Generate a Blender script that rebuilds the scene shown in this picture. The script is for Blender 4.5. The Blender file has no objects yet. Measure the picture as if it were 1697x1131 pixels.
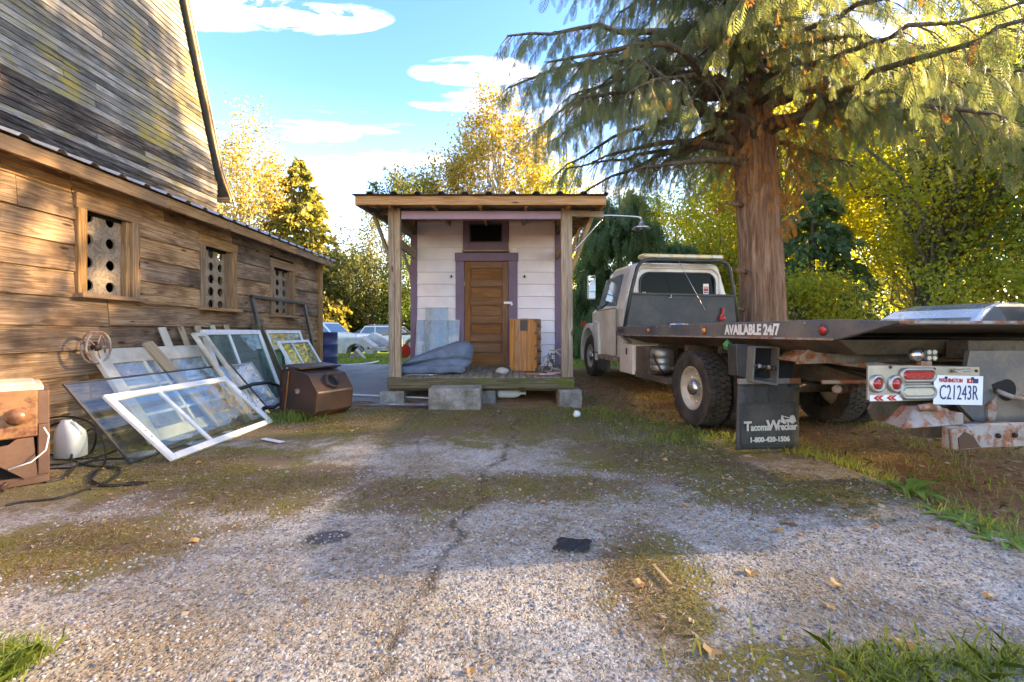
import bpy, bmesh, math, random
import numpy as np
from mathutils import Vector, Matrix, Euler
R = math.radians
random.seed(7); rng = np.random.default_rng(7)
sc = bpy.context.scene
col = sc.collection
# ---------------------------------------------------------------- camera, sky, sun, exposure
CAM_H = 1.10
FPX = 754.0
cam = bpy.data.cameras.new('camera'); camo = bpy.data.objects.new('camera', cam); col.objects.link(camo)
cam.sensor_width = 36; cam.lens = 16; cam.clip_start = .05; cam.clip_end = 2000
cam.shift_y = -15.5/1697
camo.location = (0, 0, CAM_H); camo.rotation_euler = (R(90), 0, 0)
sc.camera = camo
SUN_AZ, SUN_EL = 13.0, 19.0          # azimuth from +X towards +Y
S = Vector((math.cos(R(SUN_EL))*math.cos(R(SUN_AZ)), math.cos(R(SUN_EL))*math.sin(R(SUN_AZ)), math.sin(R(SUN_EL))))
sun = bpy.data.lights.new('sun', 'SUN'); suno = bpy.data.objects.new('sun', sun); col.objects.link(suno)
sun.energy = 3.7; sun.angle = R(1.2); sun.color = (1, .80, .54)
suno.rotation_euler = S.to_track_quat('Z', 'Y').to_euler(); suno.location = S*60
world = bpy.data.worlds.new('World'); sc.world = world; world.use_nodes = True
sc.view_settings.view_transform = 'Standard'; sc.view_settings.look = 'None'
sc.view_settings.exposure = 3.6; sc.view_settings.gamma = 1.0
sc.view_settings.use_white_balance = True; sc.view_settings.white_balance_temperature = 7900

class NT:
    """small node-tree helper"""
    def __init__(s, tree): s.t = tree
    def n(s, kind, props=None, **inp):
        nd = s.t.nodes.new(kind)
        for k, v in (props or {}).items(): setattr(nd, k, v)
        for k, v in inp.items():
            key = int(k[1:]) if k[0] == 'i' and k[1:].isdigit() else k.replace('_', ' ')
            sk = nd.inputs[key]
            if hasattr(v, 'is_output'): s.t.links.new(v, sk)
            else:
                if sk.type == 'RGBA' and len(v) == 3: v = (*v, 1)
                sk.default_value = v
        return nd
    def noise(s, vec, scale, detail=4, rough=.55, out='Fac', dist=0.):
        return s.n('ShaderNodeTexNoise', None, Vector=vec, Scale=scale, Detail=detail, Roughness=rough, Distortion=dist).outputs[out]
    def vor(s, vec, scale, out='Color', feature='F1', rnd=1.):
        return s.n('ShaderNodeTexVoronoi', {'feature': feature}, Vector=vec, Scale=scale, Randomness=rnd).outputs[out]
    def ramp(s, fac, stops, interp='LINEAR'):
        nd = s.t.nodes.new('ShaderNodeValToRGB'); r = nd.color_ramp; r.interpolation = interp
        while len(r.elements) < len(stops): r.elements.new(.5)
        for e, (p, c) in zip(r.elements, stops):
            e.position = p; e.color = (c, c, c, 1) if isinstance(c, (int, float)) else (*c, 1)
        s.t.links.new(fac, nd.inputs[0]); return nd.outputs[0]
    def mix(s, fac, a, b, mode='MIX'):
        nd = s.t.nodes.new('ShaderNodeMix'); nd.data_type = 'RGBA'; nd.blend_type = mode
        for k, v in ((0, fac), (6, a), (7, b)):
            if hasattr(v, 'is_output'): s.t.links.new(v, nd.inputs[k])
            else: nd.inputs[k].default_value = (*v, 1) if isinstance(v, tuple) and len(v) == 3 else v
        return nd.outputs[2]
    def math(s, op, a, b=0., c=0., clamp=False):
        nd = s.t.nodes.new('ShaderNodeMath'); nd.operation = op; nd.use_clamp = clamp
        for k, v in ((0, a), (1, b), (2, c)):
            if hasattr(v, 'is_output'): s.t.links.new(v, nd.inputs[k])
            else: nd.inputs[k].default_value = v
        return nd.outputs[0]
    def map(s, vec, scale=(1,1,1), loc=(0,0,0), rot=(0,0,0)):
        return s.n('ShaderNodeMapping', None, Vector=vec, Location=loc, Rotation=rot, Scale=scale).outputs[0]

# sky: Nishita with thin clouds
w = NT(world.node_tree); world.node_tree.nodes.clear()
sky = w.n('ShaderNodeTexSky', {'sky_type': 'NISHITA', 'sun_disc': False, 'sun_elevation': R(SUN_EL), 'sun_rotation': R(90-SUN_AZ),
          'air_density': 1.0, 'dust_density': .6, 'ozone_density': 2.2, 'altitude': 50}).outputs[0]
gen = w.n('ShaderNodeTexCoord').outputs['Generated']
sep = w.n('ShaderNodeSeparateXYZ', None, Vector=gen)
inv = w.math('DIVIDE', 1., w.math('MAXIMUM', w.math('ADD', sep.outputs[2], .12), .05))
flat = w.n('ShaderNodeVectorMath', {'operation': 'SCALE'}, i0=gen, Scale=inv).outputs[0]
cn = w.noise(w.map(flat, (.8, 1.9, 0), (3.4, 1.2, 0), (0, 0, .35)), 1.15, 9, .58, dist=.35)
cf = w.noise(w.map(flat, (1., 2.6, 0), (1.4, .2, 0)), 5.5, 9, .62, dist=.5)
small = 0.
for cx_, cy_, rx_, ry_ in ((-.74,1.15,.22,.075), (-.50,1.19,.2,.06), (-.11,1.41,.22,.075), (-.60,1.98,.42,.09), (-.74,1.76,.16,.05), (1.02,1.24,.3,.12)):
    mp = w.n('ShaderNodeMapping', {'vector_type': 'TEXTURE'}, Vector=flat, Location=(cx_, cy_, 0), Scale=(rx_, ry_, 90.)).outputs[0]
    small = w.math('MAXIMUM', small, w.n('ShaderNodeTexGradient', {'gradient_type': 'SPHERICAL'}, Vector=mp).outputs['Fac'])
cs_ = w.ramp(w.math('MULTIPLY', w.math('POWER', small, .6), w.ramp(cf, [(.40, 0.), (.70, 1.)])), [(.04, 0.), (.35, .4), (.8, .85)])
cl = w.math('MAXIMUM', w.math('MULTIPLY', w.ramp(cn, [(.56, 0.), (.65, .4), (.78, .9)]), .85), cs_)
up = w.math('MULTIPLY', cl, w.ramp(sep.outputs[2], [(.02, .35), (.2, 1.)]))
sky = w.n('ShaderNodeHueSaturation', None, Hue=.515, Saturation=1.28, Value=.73, Color=sky).outputs[0]
skyc = w.mix(w.math('MULTIPLY', up, .9), sky, (6.8, 6.3, 5.7))
# pale band of humid air low over the horizon
skyc = w.mix(w.ramp(sep.outputs[2], [(0., .5), (.26, .1), (.45, 0.)]), skyc, (3.3, 3.8, 4.4))
bg = w.n('ShaderNodeBackground', None, Color=skyc, Strength=.104)
wo = w.n('ShaderNodeOutputWorld'); world.node_tree.links.new(bg.outputs[0], wo.inputs[0])

# ---------------------------------------------------------------- helpers
def gz(Y):
    """height of the yard at depth Y"""
    def ss(a, b, t):
        t = min(1, max(0, (t-a)/(b-a))); return t*t*(3-2*t)
    return .2*ss(4.6, 10, Y) - .36*ss(11, 22, Y)
def P(px, py, Y):
    """point seen at a photograph pixel, at real depth Y"""
    return Vector(((px-849)/FPX*Y, Y, CAM_H-(py-550)/FPX*Y))

def tag(o, label=None, cat=None, group=None, kind=None):
    if label: o['label'] = label
    if cat: o['category'] = cat
    if group: o['group'] = group
    if kind: o['kind'] = kind
    return o
def thing(name, label, cat, loc=(0,0,0), rz=0., group=None):
    o = bpy.data.objects.new(name, None); col.objects.link(o); o.empty_display_size = .1
    o.location = loc; o.rotation_euler = (0, 0, rz)
    return tag(o, label, cat, group)
def link(name, me, mat, parent=None, M=None):
    o = bpy.data.objects.new(name, me); col.objects.link(o)
    if mat is not None and not me.materials: me.materials.append(mat)
    if parent: o.parent = parent
    if M is not None: o.matrix_local = M
    return o
def bev(o, w=.006, seg=1):
    m = o.modifiers.new('bevel', 'BEVEL'); m.width = w; m.segments = seg; m.limit_method = 'ANGLE'; m.angle_limit = R(40); return o
def axes(o, ex, ey, ez):
    return Matrix(((ex[0], ey[0], ez[0], o[0]), (ex[1], ey[1], ez[1], o[1]), (ex[2], ey[2], ez[2], o[2]), (0, 0, 0, 1)))

class MB:
    def __init__(s): s.v = []; s.f = []; s.sm = []
    def add(s, vs, fs, smooth=False):
        b = len(s.v); s.v += [tuple(x) for x in vs]; s.f += [tuple(i+b for i in f) for f in fs]; s.sm += [smooth]*len(fs); return s
    def box(s, x0, x1, y0, y1, z0, z1):
        return s.add([(x0,y0,z0),(x1,y0,z0),(x1,y1,z0),(x0,y1,z0),(x0,y0,z1),(x1,y0,z1),(x1,y1,z1),(x0,y1,z1)],
              [(3,2,1,0),(4,5,6,7),(0,1,5,4),(1,2,6,5),(2,3,7,6),(3,0,4,7)])
    def hexa(s, p):   # 8 points, bottom ring then top ring
        return s.add(p, [(3,2,1,0),(4,5,6,7),(0,1,5,4),(1,2,6,5),(2,3,7,6),(3,0,4,7)])
    def bar(s, a, b, w, t, up=(0,0,1)):
        a = Vector(a); b = Vector(b); d = (b-a).normalized(); u = Vector(up); sd = d.cross(u)
        if sd.length < 1e-4: sd = d.cross(Vector((1,0,0)))
        sd.normalize(); u = sd.cross(d).normalized()
        p = []
        for q in (a, b):
            for x, y in ((-1,-1),(1,-1),(1,1),(-1,1)): p.append(q+sd*(x*t/2)+u*(y*w/2))
        return s.hexa(p)
    def prism(s, poly, axis, a, b):
        """poly of 2-D points swept along axis 'x','y','z' from a to b"""
        def pt(q, h):
            return {'x': (h, q[0], q[1]), 'y': (q[0], h, q[1]), 'z': (q[0], q[1], h)}[axis]
        n = len(poly); vs = [pt(q, a) for q in poly]+[pt(q, b) for q in poly]
        return s.add(vs, [tuple(range(n-1, -1, -1)), tuple(range(n, 2*n))]+[(i, (i+1) % n, n+(i+1) % n, n+i) for i in range(n)])
    def tube(s, pts, rad, seg=8, closed=False, caps=True):
        pts = [Vector(p) for p in pts]; n = len(pts)
        rads = rad if isinstance(rad, (list, tuple, np.ndarray)) else [rad]*n
        vs = []; up = None
        for i, p in enumerate(pts):
            d = (pts[(i+1) % n]-pts[i-1]) if closed else (pts[min(i+1, n-1)]-pts[max(i-1, 0)])
            d.normalize()
            if up is None: up = Vector((0,0,1)) if abs(d.z) < .9 else Vector((1,0,0))
            sd = d.cross(up).normalized(); up = sd.cross(d).normalized()
            for k in range(seg):
                a = 2*math.pi*k/seg; vs.append(p+(sd*math.cos(a)+up*math.sin(a))*rads[i])
        fs = []
        for i in range(n if closed else n-1):
            j = (i+1) % n
            for k in range(seg): fs.append((i*seg+k, i*seg+(k+1) % seg, j*seg+(k+1) % seg, j*seg+k))
        s.add(vs, fs, True)
        if caps and not closed:
            b = len(s.v)-n*seg
            s.f += [tuple(b+k for k in range(seg-1, -1, -1)), tuple(b+(n-1)*seg+k for k in range(seg))]; s.sm += [False]*2
        return s
    def lathe(s, prof, o=(0,0,0), axis='z', seg=20, smooth=True):
        vs = []; n = len(prof)
        for k in range(seg):
            a = 2*math.pi*k/seg; c, d = math.cos(a), math.sin(a)
            for r, h in prof:
                q = {'z': (r*c, r*d, h), 'x': (h, r*c, r*d), 'y': (r*d, h, r*c)}[axis]
                vs.append((q[0]+o[0], q[1]+o[1], q[2]+o[2]))
        fs = [(k*n+i, ((k+1) % seg)*n+i, ((k+1) % seg)*n+i+1, k*n+i+1) for k in range(seg) for i in range(n-1)]
        return s.add(vs, fs, smooth)
    def mesh(s, name):
        me = bpy.data.meshes.new(name); me.from_pydata(s.v, [], s.f); me.polygons.foreach_set('use_smooth', s.sm); me.update()
        bm = bmesh.new(); bm.from_mesh(me); bmesh.ops.recalc_face_normals(bm, faces=bm.faces); bm.to_mesh(me); bm.free(); return me
    def obj(s, name, mat, parent=None, M=None, bevel=0):
        o = link(name, s.mesh(name), mat, parent, M)
        if bevel: bev(o, bevel)
        return o
_boxcache = {}
def plank(name, a, b, w, t, mat, parent=None, up=(0,0,1), bevel=.004):
    """a board from a to b: local X runs along the grain; shared mesh for alike boards"""
    a = Vector(a); b = Vector(b); L = (b-a).length; ex = (b-a)/L; u = Vector(up)
    ey = u.cross(ex)
    if ey.length < 1e-4: ey = Vector((0,1,0)).cross(ex)
    ey.normalize(); ez = ex.cross(ey)
    k = (name, round(L, 2), round(w, 3), round(t, 3), mat.name)
    if k not in _boxcache:
        me = MB().box(-L/2, L/2, -t/2, t/2, -w/2, w/2).mesh(name); me.materials.append(mat); _boxcache[k] = me
    o = link(name, _boxcache[k], mat, parent, axes((a+b)/2, ex, ey, ez))
    if bevel: bev(o, bevel)
    return o
def text(name, body, size, M, mat, parent, ext=.0015, offset=0., sx=1., align='CENTER'):
    c = bpy.data.curves.new(name, 'FONT'); c.body = body; c.size = size; c.extrude = ext; c.offset = offset
    c.align_x = align; c.align_y = 'CENTER'; c.resolution_u = 3
    t = bpy.data.objects.new('tmp', c); col.objects.link(t)
    me = bpy.data.meshes.new_from_object(t.evaluated_get(bpy.context.evaluated_depsgraph_get())); me.name = name
    bpy.data.objects.remove(t); bpy.data.curves.remove(c)
    me.materials.clear(); me.transform(Matrix.Diagonal((sx, 1, 1, 1)))
    return link(name, me, mat, parent, M)
def dup(o, parent=None):
    c = o.copy(); col.objects.link(c); c.parent = parent
    for ch in list(o.children): dup(ch, c)
    return c
def npmesh(name, V, F, mat, parent=None, smooth=False):
    """V (n,3); F (m,k) with one face size"""
    V = np.asarray(V, np.float32); F = np.asarray(F, np.int32); k = F.shape[1]
    me = bpy.data.meshes.new(name); me.vertices.add(len(V)); me.vertices.foreach_set('co', V.ravel())
    me.loops.add(F.size); me.loops.foreach_set('vertex_index', F.ravel())
    me.polygons.add(len(F)); me.polygons.foreach_set('loop_start', np.arange(len(F), dtype=np.int32)*k)
    if smooth: me.polygons.foreach_set('use_smooth', np.ones(len(F), bool))
    me.update(calc_edges=True); return link(name, me, mat, parent)
# ---------------------------------------------------------------- materials
def newmat(name):
    m = bpy.data.materials.new(name); m.use_nodes = True; t = m.node_tree
    b = t.nodes['Principled BSDF']; g = NT(t); g.b = b; g.m = m
    g.set = lambda k, v: (t.links.new(v, b.inputs[k]) if hasattr(v, 'is_output') else setattr(b.inputs[k], 'default_value', (*v, 1) if isinstance(v, tuple) and len(v) == 3 else v))
    def bump(h, st=.3, dist=.01):
        t.links.new(g.n('ShaderNodeBump', None, Height=h, Strength=st, Distance=dist).outputs[0], b.inputs['Normal'])
    g.bump = bump
    tc = g.n('ShaderNodeTexCoord'); oi = g.n('ShaderNodeObjectInfo')
    g.rnd = oi.outputs['Random']
    g.oc = tc.outputs['Object']
    g.off = g.n('ShaderNodeVectorMath', {'operation': 'MULTIPLY_ADD'}, i0=g.oc, i1=(1,1,1), i2=g.n('ShaderNodeCombineXYZ', None, X=g.math('MULTIPLY', g.rnd, 57.), Y=g.math('MULTIPLY', g.rnd, 31.), Z=g.math('MULTIPLY', g.rnd, 13.)).outputs[0]).outputs[0]
    g.pos = g.n('ShaderNodeNewGeometry').outputs['Position']
    return g
def wood(name, dark, mid, light, rough=.85, grain=9., knots=True, lichen=None, stain=.5, var=.35, bump=.35, long=.45, lich_amt=.56):
    g = newmat(name)
    v = g.map(g.off, (long, grain, grain))
    wv = g.noise(v, 1.6, 3, .5, dist=.6)
    fine = g.noise(g.map(g.off, (long*3, grain*7, grain*7)), 2.2, 5, .65)
    ring = g.math('FRACT', g.math('MULTIPLY', wv, 7.))
    ring = g.ramp(ring, [(0, 0.), (.55, .75), (.85, 1.), (1., .15)])
    f = g.math('MULTIPLY_ADD', ring, .38, g.math('MULTIPLY', fine, .72))
    c = g.ramp(f, [(.12, dark), (.5, mid), (.88, light)])
    st = g.noise(g.map(g.off, (1.1, 2.2, 2.2)), 1.7, 5, .6)
    c = g.mix(g.math('MULTIPLY', g.ramp(st, [(.42, 0.), (.66, 1.)]), stain), c, dark, 'MIX')
    if knots:
        k = g.vor(g.map(g.off, (1.0, 3.6, 3.6)), 2.0, 'Distance')
        kn = g.ramp(k, [(.05, 1.), (.085, .85), (.12, 0.)])
        c = g.mix(g.math('MULTIPLY', kn, .85), c, (dark[0]*.35, dark[1]*.3, dark[2]*.28))
    hv = g.n('ShaderNodeHueSaturation', None, Hue=.5, Saturation=g.math('MULTIPLY_ADD', g.rnd, .3, .85), Value=g.math('MULTIPLY_ADD', g.rnd, var*2, 1-var), Color=c).outputs[0]
    if lichen:
        l1 = g.noise(g.map(g.off, (1.4, 7, 7)), 2.4, 6, .7)
        l2 = g.noise(g.pos, .8, 3, .6)
        lm = g.ramp(g.math('MULTIPLY_ADD', l2, .6, g.math('MULTIPLY', l1, .6)), [(lich_amt, 0.), (lich_amt+.1, .9)])
        hv = g.mix(lm, hv, lichen)
    g.set('Base Color', hv); g.set('Roughness', rough); g.set('Specular IOR Level', .25)
    g.bump(g.math('ADD', f, g.math('MULTIPLY', fine, .6)), bump, .006)
    return g.m
def paint(name, c, rough=.5, dirt=(.12,.09,.06), amt=.35, scale=3., metal=0., bump=.12, fine=40., rust=None, rustamt=.62, coat=0., spec=.5, var=.1):
    g = newmat(name)
    n1 = g.noise(g.off, scale, 6, .62); n2 = g.noise(g.off, fine, 4, .6)
    m = g.ramp(g.math('MULTIPLY_ADD', n2, .25, n1), [(.5, 0.), (.8, 1.)])
    cc = g.mix(g.math('MULTIPLY', m, amt), c, dirt)
    cc = g.mix(g.ramp(n2, [(.35, 0.), (.75, .14)]), cc, (min(1, c[0]*1.5+.03), min(1, c[1]*1.5+.03), min(1, c[2]*1.5+.03)))
    if rust:
        r = g.ramp(g.math('MULTIPLY_ADD', g.noise(g.off, scale*2.3, 8, .68), .8, g.math('MULTIPLY', n2, .2)), [(rustamt-.06, 0.), (rustamt+.03, 1.)])
        rc = g.ramp(g.noise(g.off, scale*9, 5, .6), [(.3, (rust[0]*.45, rust[1]*.4, rust[2]*.4)), (.7, rust)])
        cc = g.mix(r, cc, rc)
        g.set('Metallic', g.math('MULTIPLY', g.math('SUBTRACT', 1., r), metal))
        g.set('Roughness', g.math('MULTIPLY_ADD', r, .85-rough, rough))
    else:
        g.set('Metallic', metal); g.set('Roughness', g.math('MULTIPLY_ADD', n1, .35, rough-.12, clamp=True))
    g.set('Base Color', cc); g.set('Coat Weight', coat); g.set('Specular IOR Level', spec)
    g.bump(g.math('MULTIPLY_ADD', n2, .4, n1), bump, .004)
    return g.m
def flat(name, c, rough=.5, metal=0., emit=0.):
    g = newmat(name); n = g.noise(g.off, 25, 4, .6)
    g.set('Base Color', g.mix(g.ramp(n, [(.35, 0.), (.7, .25)]), c, (c[0]*.6, c[1]*.58, c[2]*.55))); g.set('Roughness', rough); g.set('Metallic', metal)
    return g.m
def glass(name, tint=(.85,.93,.9), dirt=.12, rough=.02, dirtcol=(.55,.55,.5)):
    """clear sheet: transparent body with a mirror coat and dust"""
    g = newmat(name); t = g.m.node_tree
    tr = g.n('ShaderNodeBsdfTransparent', None, Color=tint); gl = g.n('ShaderNodeBsdfGlossy', None, Roughness=rough, Color=(1,1,1))
    fc = g.n('ShaderNodeLayerWeight', None, Blend=.5).outputs['Facing']
    fr = g.n('ShaderNodeMath', {'operation': 'MULTIPLY_ADD'}, i0=g.math('POWER', fc, 5.), i1=.9, i2=.045)
    mx = g.n('ShaderNodeMixShader'); t.links.new(g.math('MULTIPLY', fr.outputs[0], 1., clamp=True), mx.inputs[0]); t.links.new(tr.outputs[0], mx.inputs[1]); t.links.new(gl.outputs[0], mx.inputs[2])
    df = g.n('ShaderNodeBsdfDiffuse', None, Color=dirtcol)
    dm = g.math('MULTIPLY', g.ramp(g.noise(g.off, 3.5, 7, .7), [(.35, .25), (.75, 1.)]), dirt)
    m2 = g.n('ShaderNodeMixShader'); t.links.new(dm, m2.inputs[0]); t.links.new(mx.outputs[0], m2.inputs[1]); t.links.new(df.outputs[0], m2.inputs[2])
    t.links.new(m2.outputs[0], t.nodes['Material Output'].inputs[0]); return g.m
def leafmat(name, cols, trans=.45, clump=1.2, rough=.55, pos_w=.5):
    """leaf colour varies from leaf to leaf and from twig to twig; light passes through"""
    g = newmat(name); t = g.m.node_tree
    isl = g.n('ShaderNodeNewGeometry').outputs['Random Per Island']
    f = g.math('MULTIPLY_ADD', isl, 1-pos_w, g.math('MULTIPLY', g.ramp(g.noise(g.pos, clump, 3, .6), [(.3, 0.), (.7, 1.)]), pos_w))
    n = len(cols); c = g.ramp(f, [(i/(n-1), q) for i, q in enumerate(cols)])
    g.set('Base Color', c); g.set('Roughness', rough); g.set('Specular IOR Level', .3)
    tl = g.n('ShaderNodeBsdfTranslucent', None, Color=g.mix(1., c, (1.5, 1.35, .75), 'MULTIPLY'))
    mx = g.n('ShaderNodeMixShader', None, Fac=trans); t.links.new(g.b.outputs[0], mx.inputs[1]); t.links.new(tl.outputs[0], mx.inputs[2])
    t.links.new(mx.outputs[0], t.nodes['Material Output'].inputs[0]); return g.m

W_BARN = wood('barn_board_wood', (.075,.038,.02), (.34,.2,.105), (.6,.4,.23), grain=8, stain=.8, var=.38, bump=.8)
W_BARN2 = wood('barn_trim_wood', (.13,.065,.03), (.33,.185,.085), (.5,.32,.17), grain=9, stain=.35, var=.2)
W_GREY = wood('gable_siding_wood', (.04,.034,.028), (.19,.172,.15), (.42,.395,.35), grain=12, knots=False, lichen=(.33,.26,.06), stain=.65, var=.45, bump=.7, lich_amt=.615)
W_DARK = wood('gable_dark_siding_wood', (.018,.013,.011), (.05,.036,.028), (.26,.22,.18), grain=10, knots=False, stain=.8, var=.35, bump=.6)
W_POST = wood('post_wood', (.13,.09,.055), (.31,.235,.16), (.47,.38,.28), grain=9, stain=.4, var=.12)
W_DECK = wood('deck_wood', (.07,.06,.04), (.21,.18,.125), (.35,.31,.23), grain=10, knots=False, stain=.5, var=.22)
W_RIM = wood('rim_wood', (.045,.035,.02), (.12,.1,.055), (.21,.18,.1), grain=8, stain=.5, var=.1, lichen=(.1,.12,.02), lich_amt=.62)
W_FRESH = wood('rafter_wood', (.22,.11,.045), (.42,.23,.1), (.56,.36,.18), grain=9, stain=.25, var=.12)
W_DOOR = wood('door_wood', (.1,.042,.016), (.2,.088,.033), (.3,.15,.062), rough=.6, grain=8, knots=False, stain=.45, var=.1, bump=.2)
W_CHEST = wood('chest_wood', (.16,.06,.02), (.38,.17,.06), (.52,.28,.12), rough=.55, grain=7, knots=False, stain=.35, var=.1, bump=.2)
W_CREAM = paint('old_cream_paint', (.62,.56,.44), .6, (.2,.13,.07), .55, 4, bump=.3)
W_WHITE = paint('white_frame_paint', (.76,.76,.74), .45, (.3,.26,.2), .35, 5)
W_BARE = wood('bare_picket_wood', (.2,.12,.06), (.42,.29,.15), (.58,.44,.27), grain=9, var=.15, stain=.3)
PLY = wood('plywood', (.13,.09,.06), (.3,.225,.15), (.44,.35,.25), grain=4, knots=False, stain=.4, var=.15, bump=.2)
LILAC = paint('lilac_siding_paint', (.8,.735,.76), .6, (.34,.27,.27), .3, 2.2, fine=30, bump=.15)
PURPLE = paint('purple_trim_paint', (.165,.105,.165), .55, (.08,.05,.06), .35, 3)
PURPLE_L = paint('mauve_beam_paint', (.40,.30,.45), .55, (.2,.14,.2), .3, 3)
ROOFM = paint('corrugated_roof_metal', (.16,.17,.16), .45, (.07,.06,.03), .6, 2, metal=.6)
ROOFL = paint('galvanised_roof_metal', (.55,.56,.56), .4, (.25,.22,.18), .5, 2, metal=.7)
DARKV = flat('dark_interior', (.012,.011,.01), .9)
BLOCK = None
BLACK = paint('black_paint', (.026,.028,.031), .42, (.1,.085,.065), .55, 3, spec=.4, rust=(.22,.1,.045), rustamt=.72)
BLACKRAIL = paint('worn_black_rail', (.085,.095,.11), .4, (.24,.2,.16), .8, 2.6, rust=(.26,.12,.05), rustamt=.66, metal=.2)
DARKFRAME = paint('dirty_dark_steel', (.055,.05,.045), .6, (.22,.16,.1), .9, 2.5, rust=(.2,.1,.05), rustamt=.6)
RUSTBAR = paint('rusty_grey_steel', (.34,.31,.28), .6, (.15,.09,.05), .6, 4, rust=(.36,.14,.06), rustamt=.53)
RUST = paint('rusty_stove_iron', (.032,.02,.016), .5, (.09,.036,.017), .8, 2.5, rust=(.17,.06,.022), rustamt=.62)
FURN = paint('furnace_tan_enamel', (.26,.125,.055), .35, (.09,.04,.02), .85, 2.4, rust=(.16,.06,.025), rustamt=.56)
FURND = paint('furnace_brown_iron', (.11,.055,.035), .5, (.2,.11,.06), .5, 3, rust=(.22,.09,.04), rustamt=.62)
ALUM = paint('grey_aluminium', (.4,.4,.37), .38, (.16,.13,.1), .5, 4, metal=.75)
STEEL = paint('chrome_steel', (.6,.6,.58), .22, (.3,.26,.2), .3, 5, metal=.95)
CABW = paint('cab_white_paint', (.84,.78,.68), .32, (.36,.22,.13), .5, 2, coat=.3)
CARW = paint('car_white_paint', (.74,.74,.74), .25, (.4,.36,.3), .2, 2, coat=.5)
CARO = paint('old_white_car_paint', (.62,.6,.55), .45, (.3,.2,.12), .5, 2, rust=(.34,.16,.08), rustamt=.64)
CARS = paint('silver_car_paint', (.5,.52,.56), .22, (.3,.3,.3), .15, 2, metal=.6, coat=.6)
CARR = paint('dark_red_car_paint', (.12,.03,.03), .3, (.1,.06,.05), .3, 2)
BLUEB = paint('blue_drum_paint', (.018,.045,.16), .42, (.1,.06,.04), .3, 3, rust=(.2,.09,.05), rustamt=.74)
RUBBER = paint('tyre_rubber', (.022,.021,.021), .75, (.14,.11,.08), .6, 5, fine=60)
RUBBERB = paint('brown_dusty_tyre', (.05,.036,.028), .8, (.18,.1,.06), .7, 5)
FLAP = paint('mudflap_rubber', (.03,.034,.038), .6, (.13,.12,.1), .6, 2.5)
RIMM = paint('wheel_rim_paint', (.6,.55,.46), .4, (.24,.17,.1), .6, 6, metal=.2)
REDL = paint('red_lens', (.42,.012,.015), .2, (.2,.02,.02), .3, 6, coat=.6)
REDM = flat('red_paint', (.5,.03,.02), .4)
ORANGEL = paint('amber_lens', (.75,.22,.02), .25, (.4,.12,.02), .3, 6, coat=.5)
CLEARL = paint('clear_lens', (.6,.57,.43), .2, (.3,.27,.2), .3, 6, coat=.5)
AMBERB = paint('amber_light_bar', (.72,.55,.26), .25, (.4,.26,.1), .4, 5, coat=.5)
WHITE = flat('white_lettering', (.82,.82,.79), .55)
GREYT = flat('grey_lettering', (.6,.6,.56), .6)
NAVY = flat('navy_lettering', (.02,.035,.12), .5)
REDT = flat('red_lettering', (.5,.03,.03), .5)
PLATEM = paint('licence_plate_white', (.76,.82,.88), .35, (.5,.5,.48), .25, 8)
PLASTIC = paint('white_plastic', (.72,.75,.78), .35, (.45,.42,.36), .25, 5)
CABLE = flat('black_cable', (.012,.012,.012), .45)
PINK = flat('pink_paper', (.62,.36,.38), .7)
GREEN = flat('green_plastic', (.05,.24,.07), .4)
STONE = paint('smooth_stone', (.42,.39,.34), .7, (.25,.22,.18), .5, 6)
DENIM = None
GLASS = glass('window_glass', (.94,.97,.95), .035)
GLASSG = glass('dusty_green_glass', (.5,.66,.6), .28, dirtcol=(.32,.42,.4))
GLASSD = glass('light_dusty_glass', (.8,.88,.9), .45, dirtcol=(.62,.66,.7))
g = newmat('dark_car_glass'); g.set('Base Color', (.008,.01,.011)); g.set('Roughness', .06); g.set('Specular IOR Level', .07); CARGLASS = g.m
g = newmat('blue_car_glass'); g.set('Base Color', (.06,.1,.14)); g.set('Roughness', .08); g.set('Specular IOR Level', 1.); CARGLASSB = g.m
g = newmat('mirror_glass'); g.set('Base Color', (.8,.8,.8)); g.set('Roughness', .03); g.set('Metallic', 1.); MIRROR = g.m
# rough concrete block
g = newmat('concrete_block'); n1 = g.noise(g.off, 6, 7, .65); n2 = g.vor(g.off, 60, 'Distance')
c = g.ramp(n1, [(.3, (.13,.12,.095)), (.55, (.3,.29,.26)), (.8, (.44,.42,.38))])
c = g.mix(g.ramp(g.noise(g.off, 3.5, 4, .6), [(.5, 0.), (.65, .6)]), c, (.11,.1,.05))
g.set('Base Color', c); g.set('Roughness', .95); g.bump(g.math('MULTIPLY_ADD', n2, .6, n1), .9, .02); BLOCK = g.m
# woven blue pad
g = newmat('blue_woven_fabric'); n1 = g.noise(g.map(g.oc, (1, 1, 1)), 190, 3, .7); n2 = g.noise(g.oc, 5, 5, .6)
c = g.ramp(g.math('MULTIPLY_ADD', n1, .75, g.math('MULTIPLY', n2, .3)), [(.35, (.05,.07,.1)), (.55, (.13,.17,.23)), (.75, (.3,.35,.41))])
g.set('Base Color', c); g.set('Roughness', .95); g.bump(g.math('MULTIPLY_ADD', n2, 2., n1), .5, .01); DENIM = g.m
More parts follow.
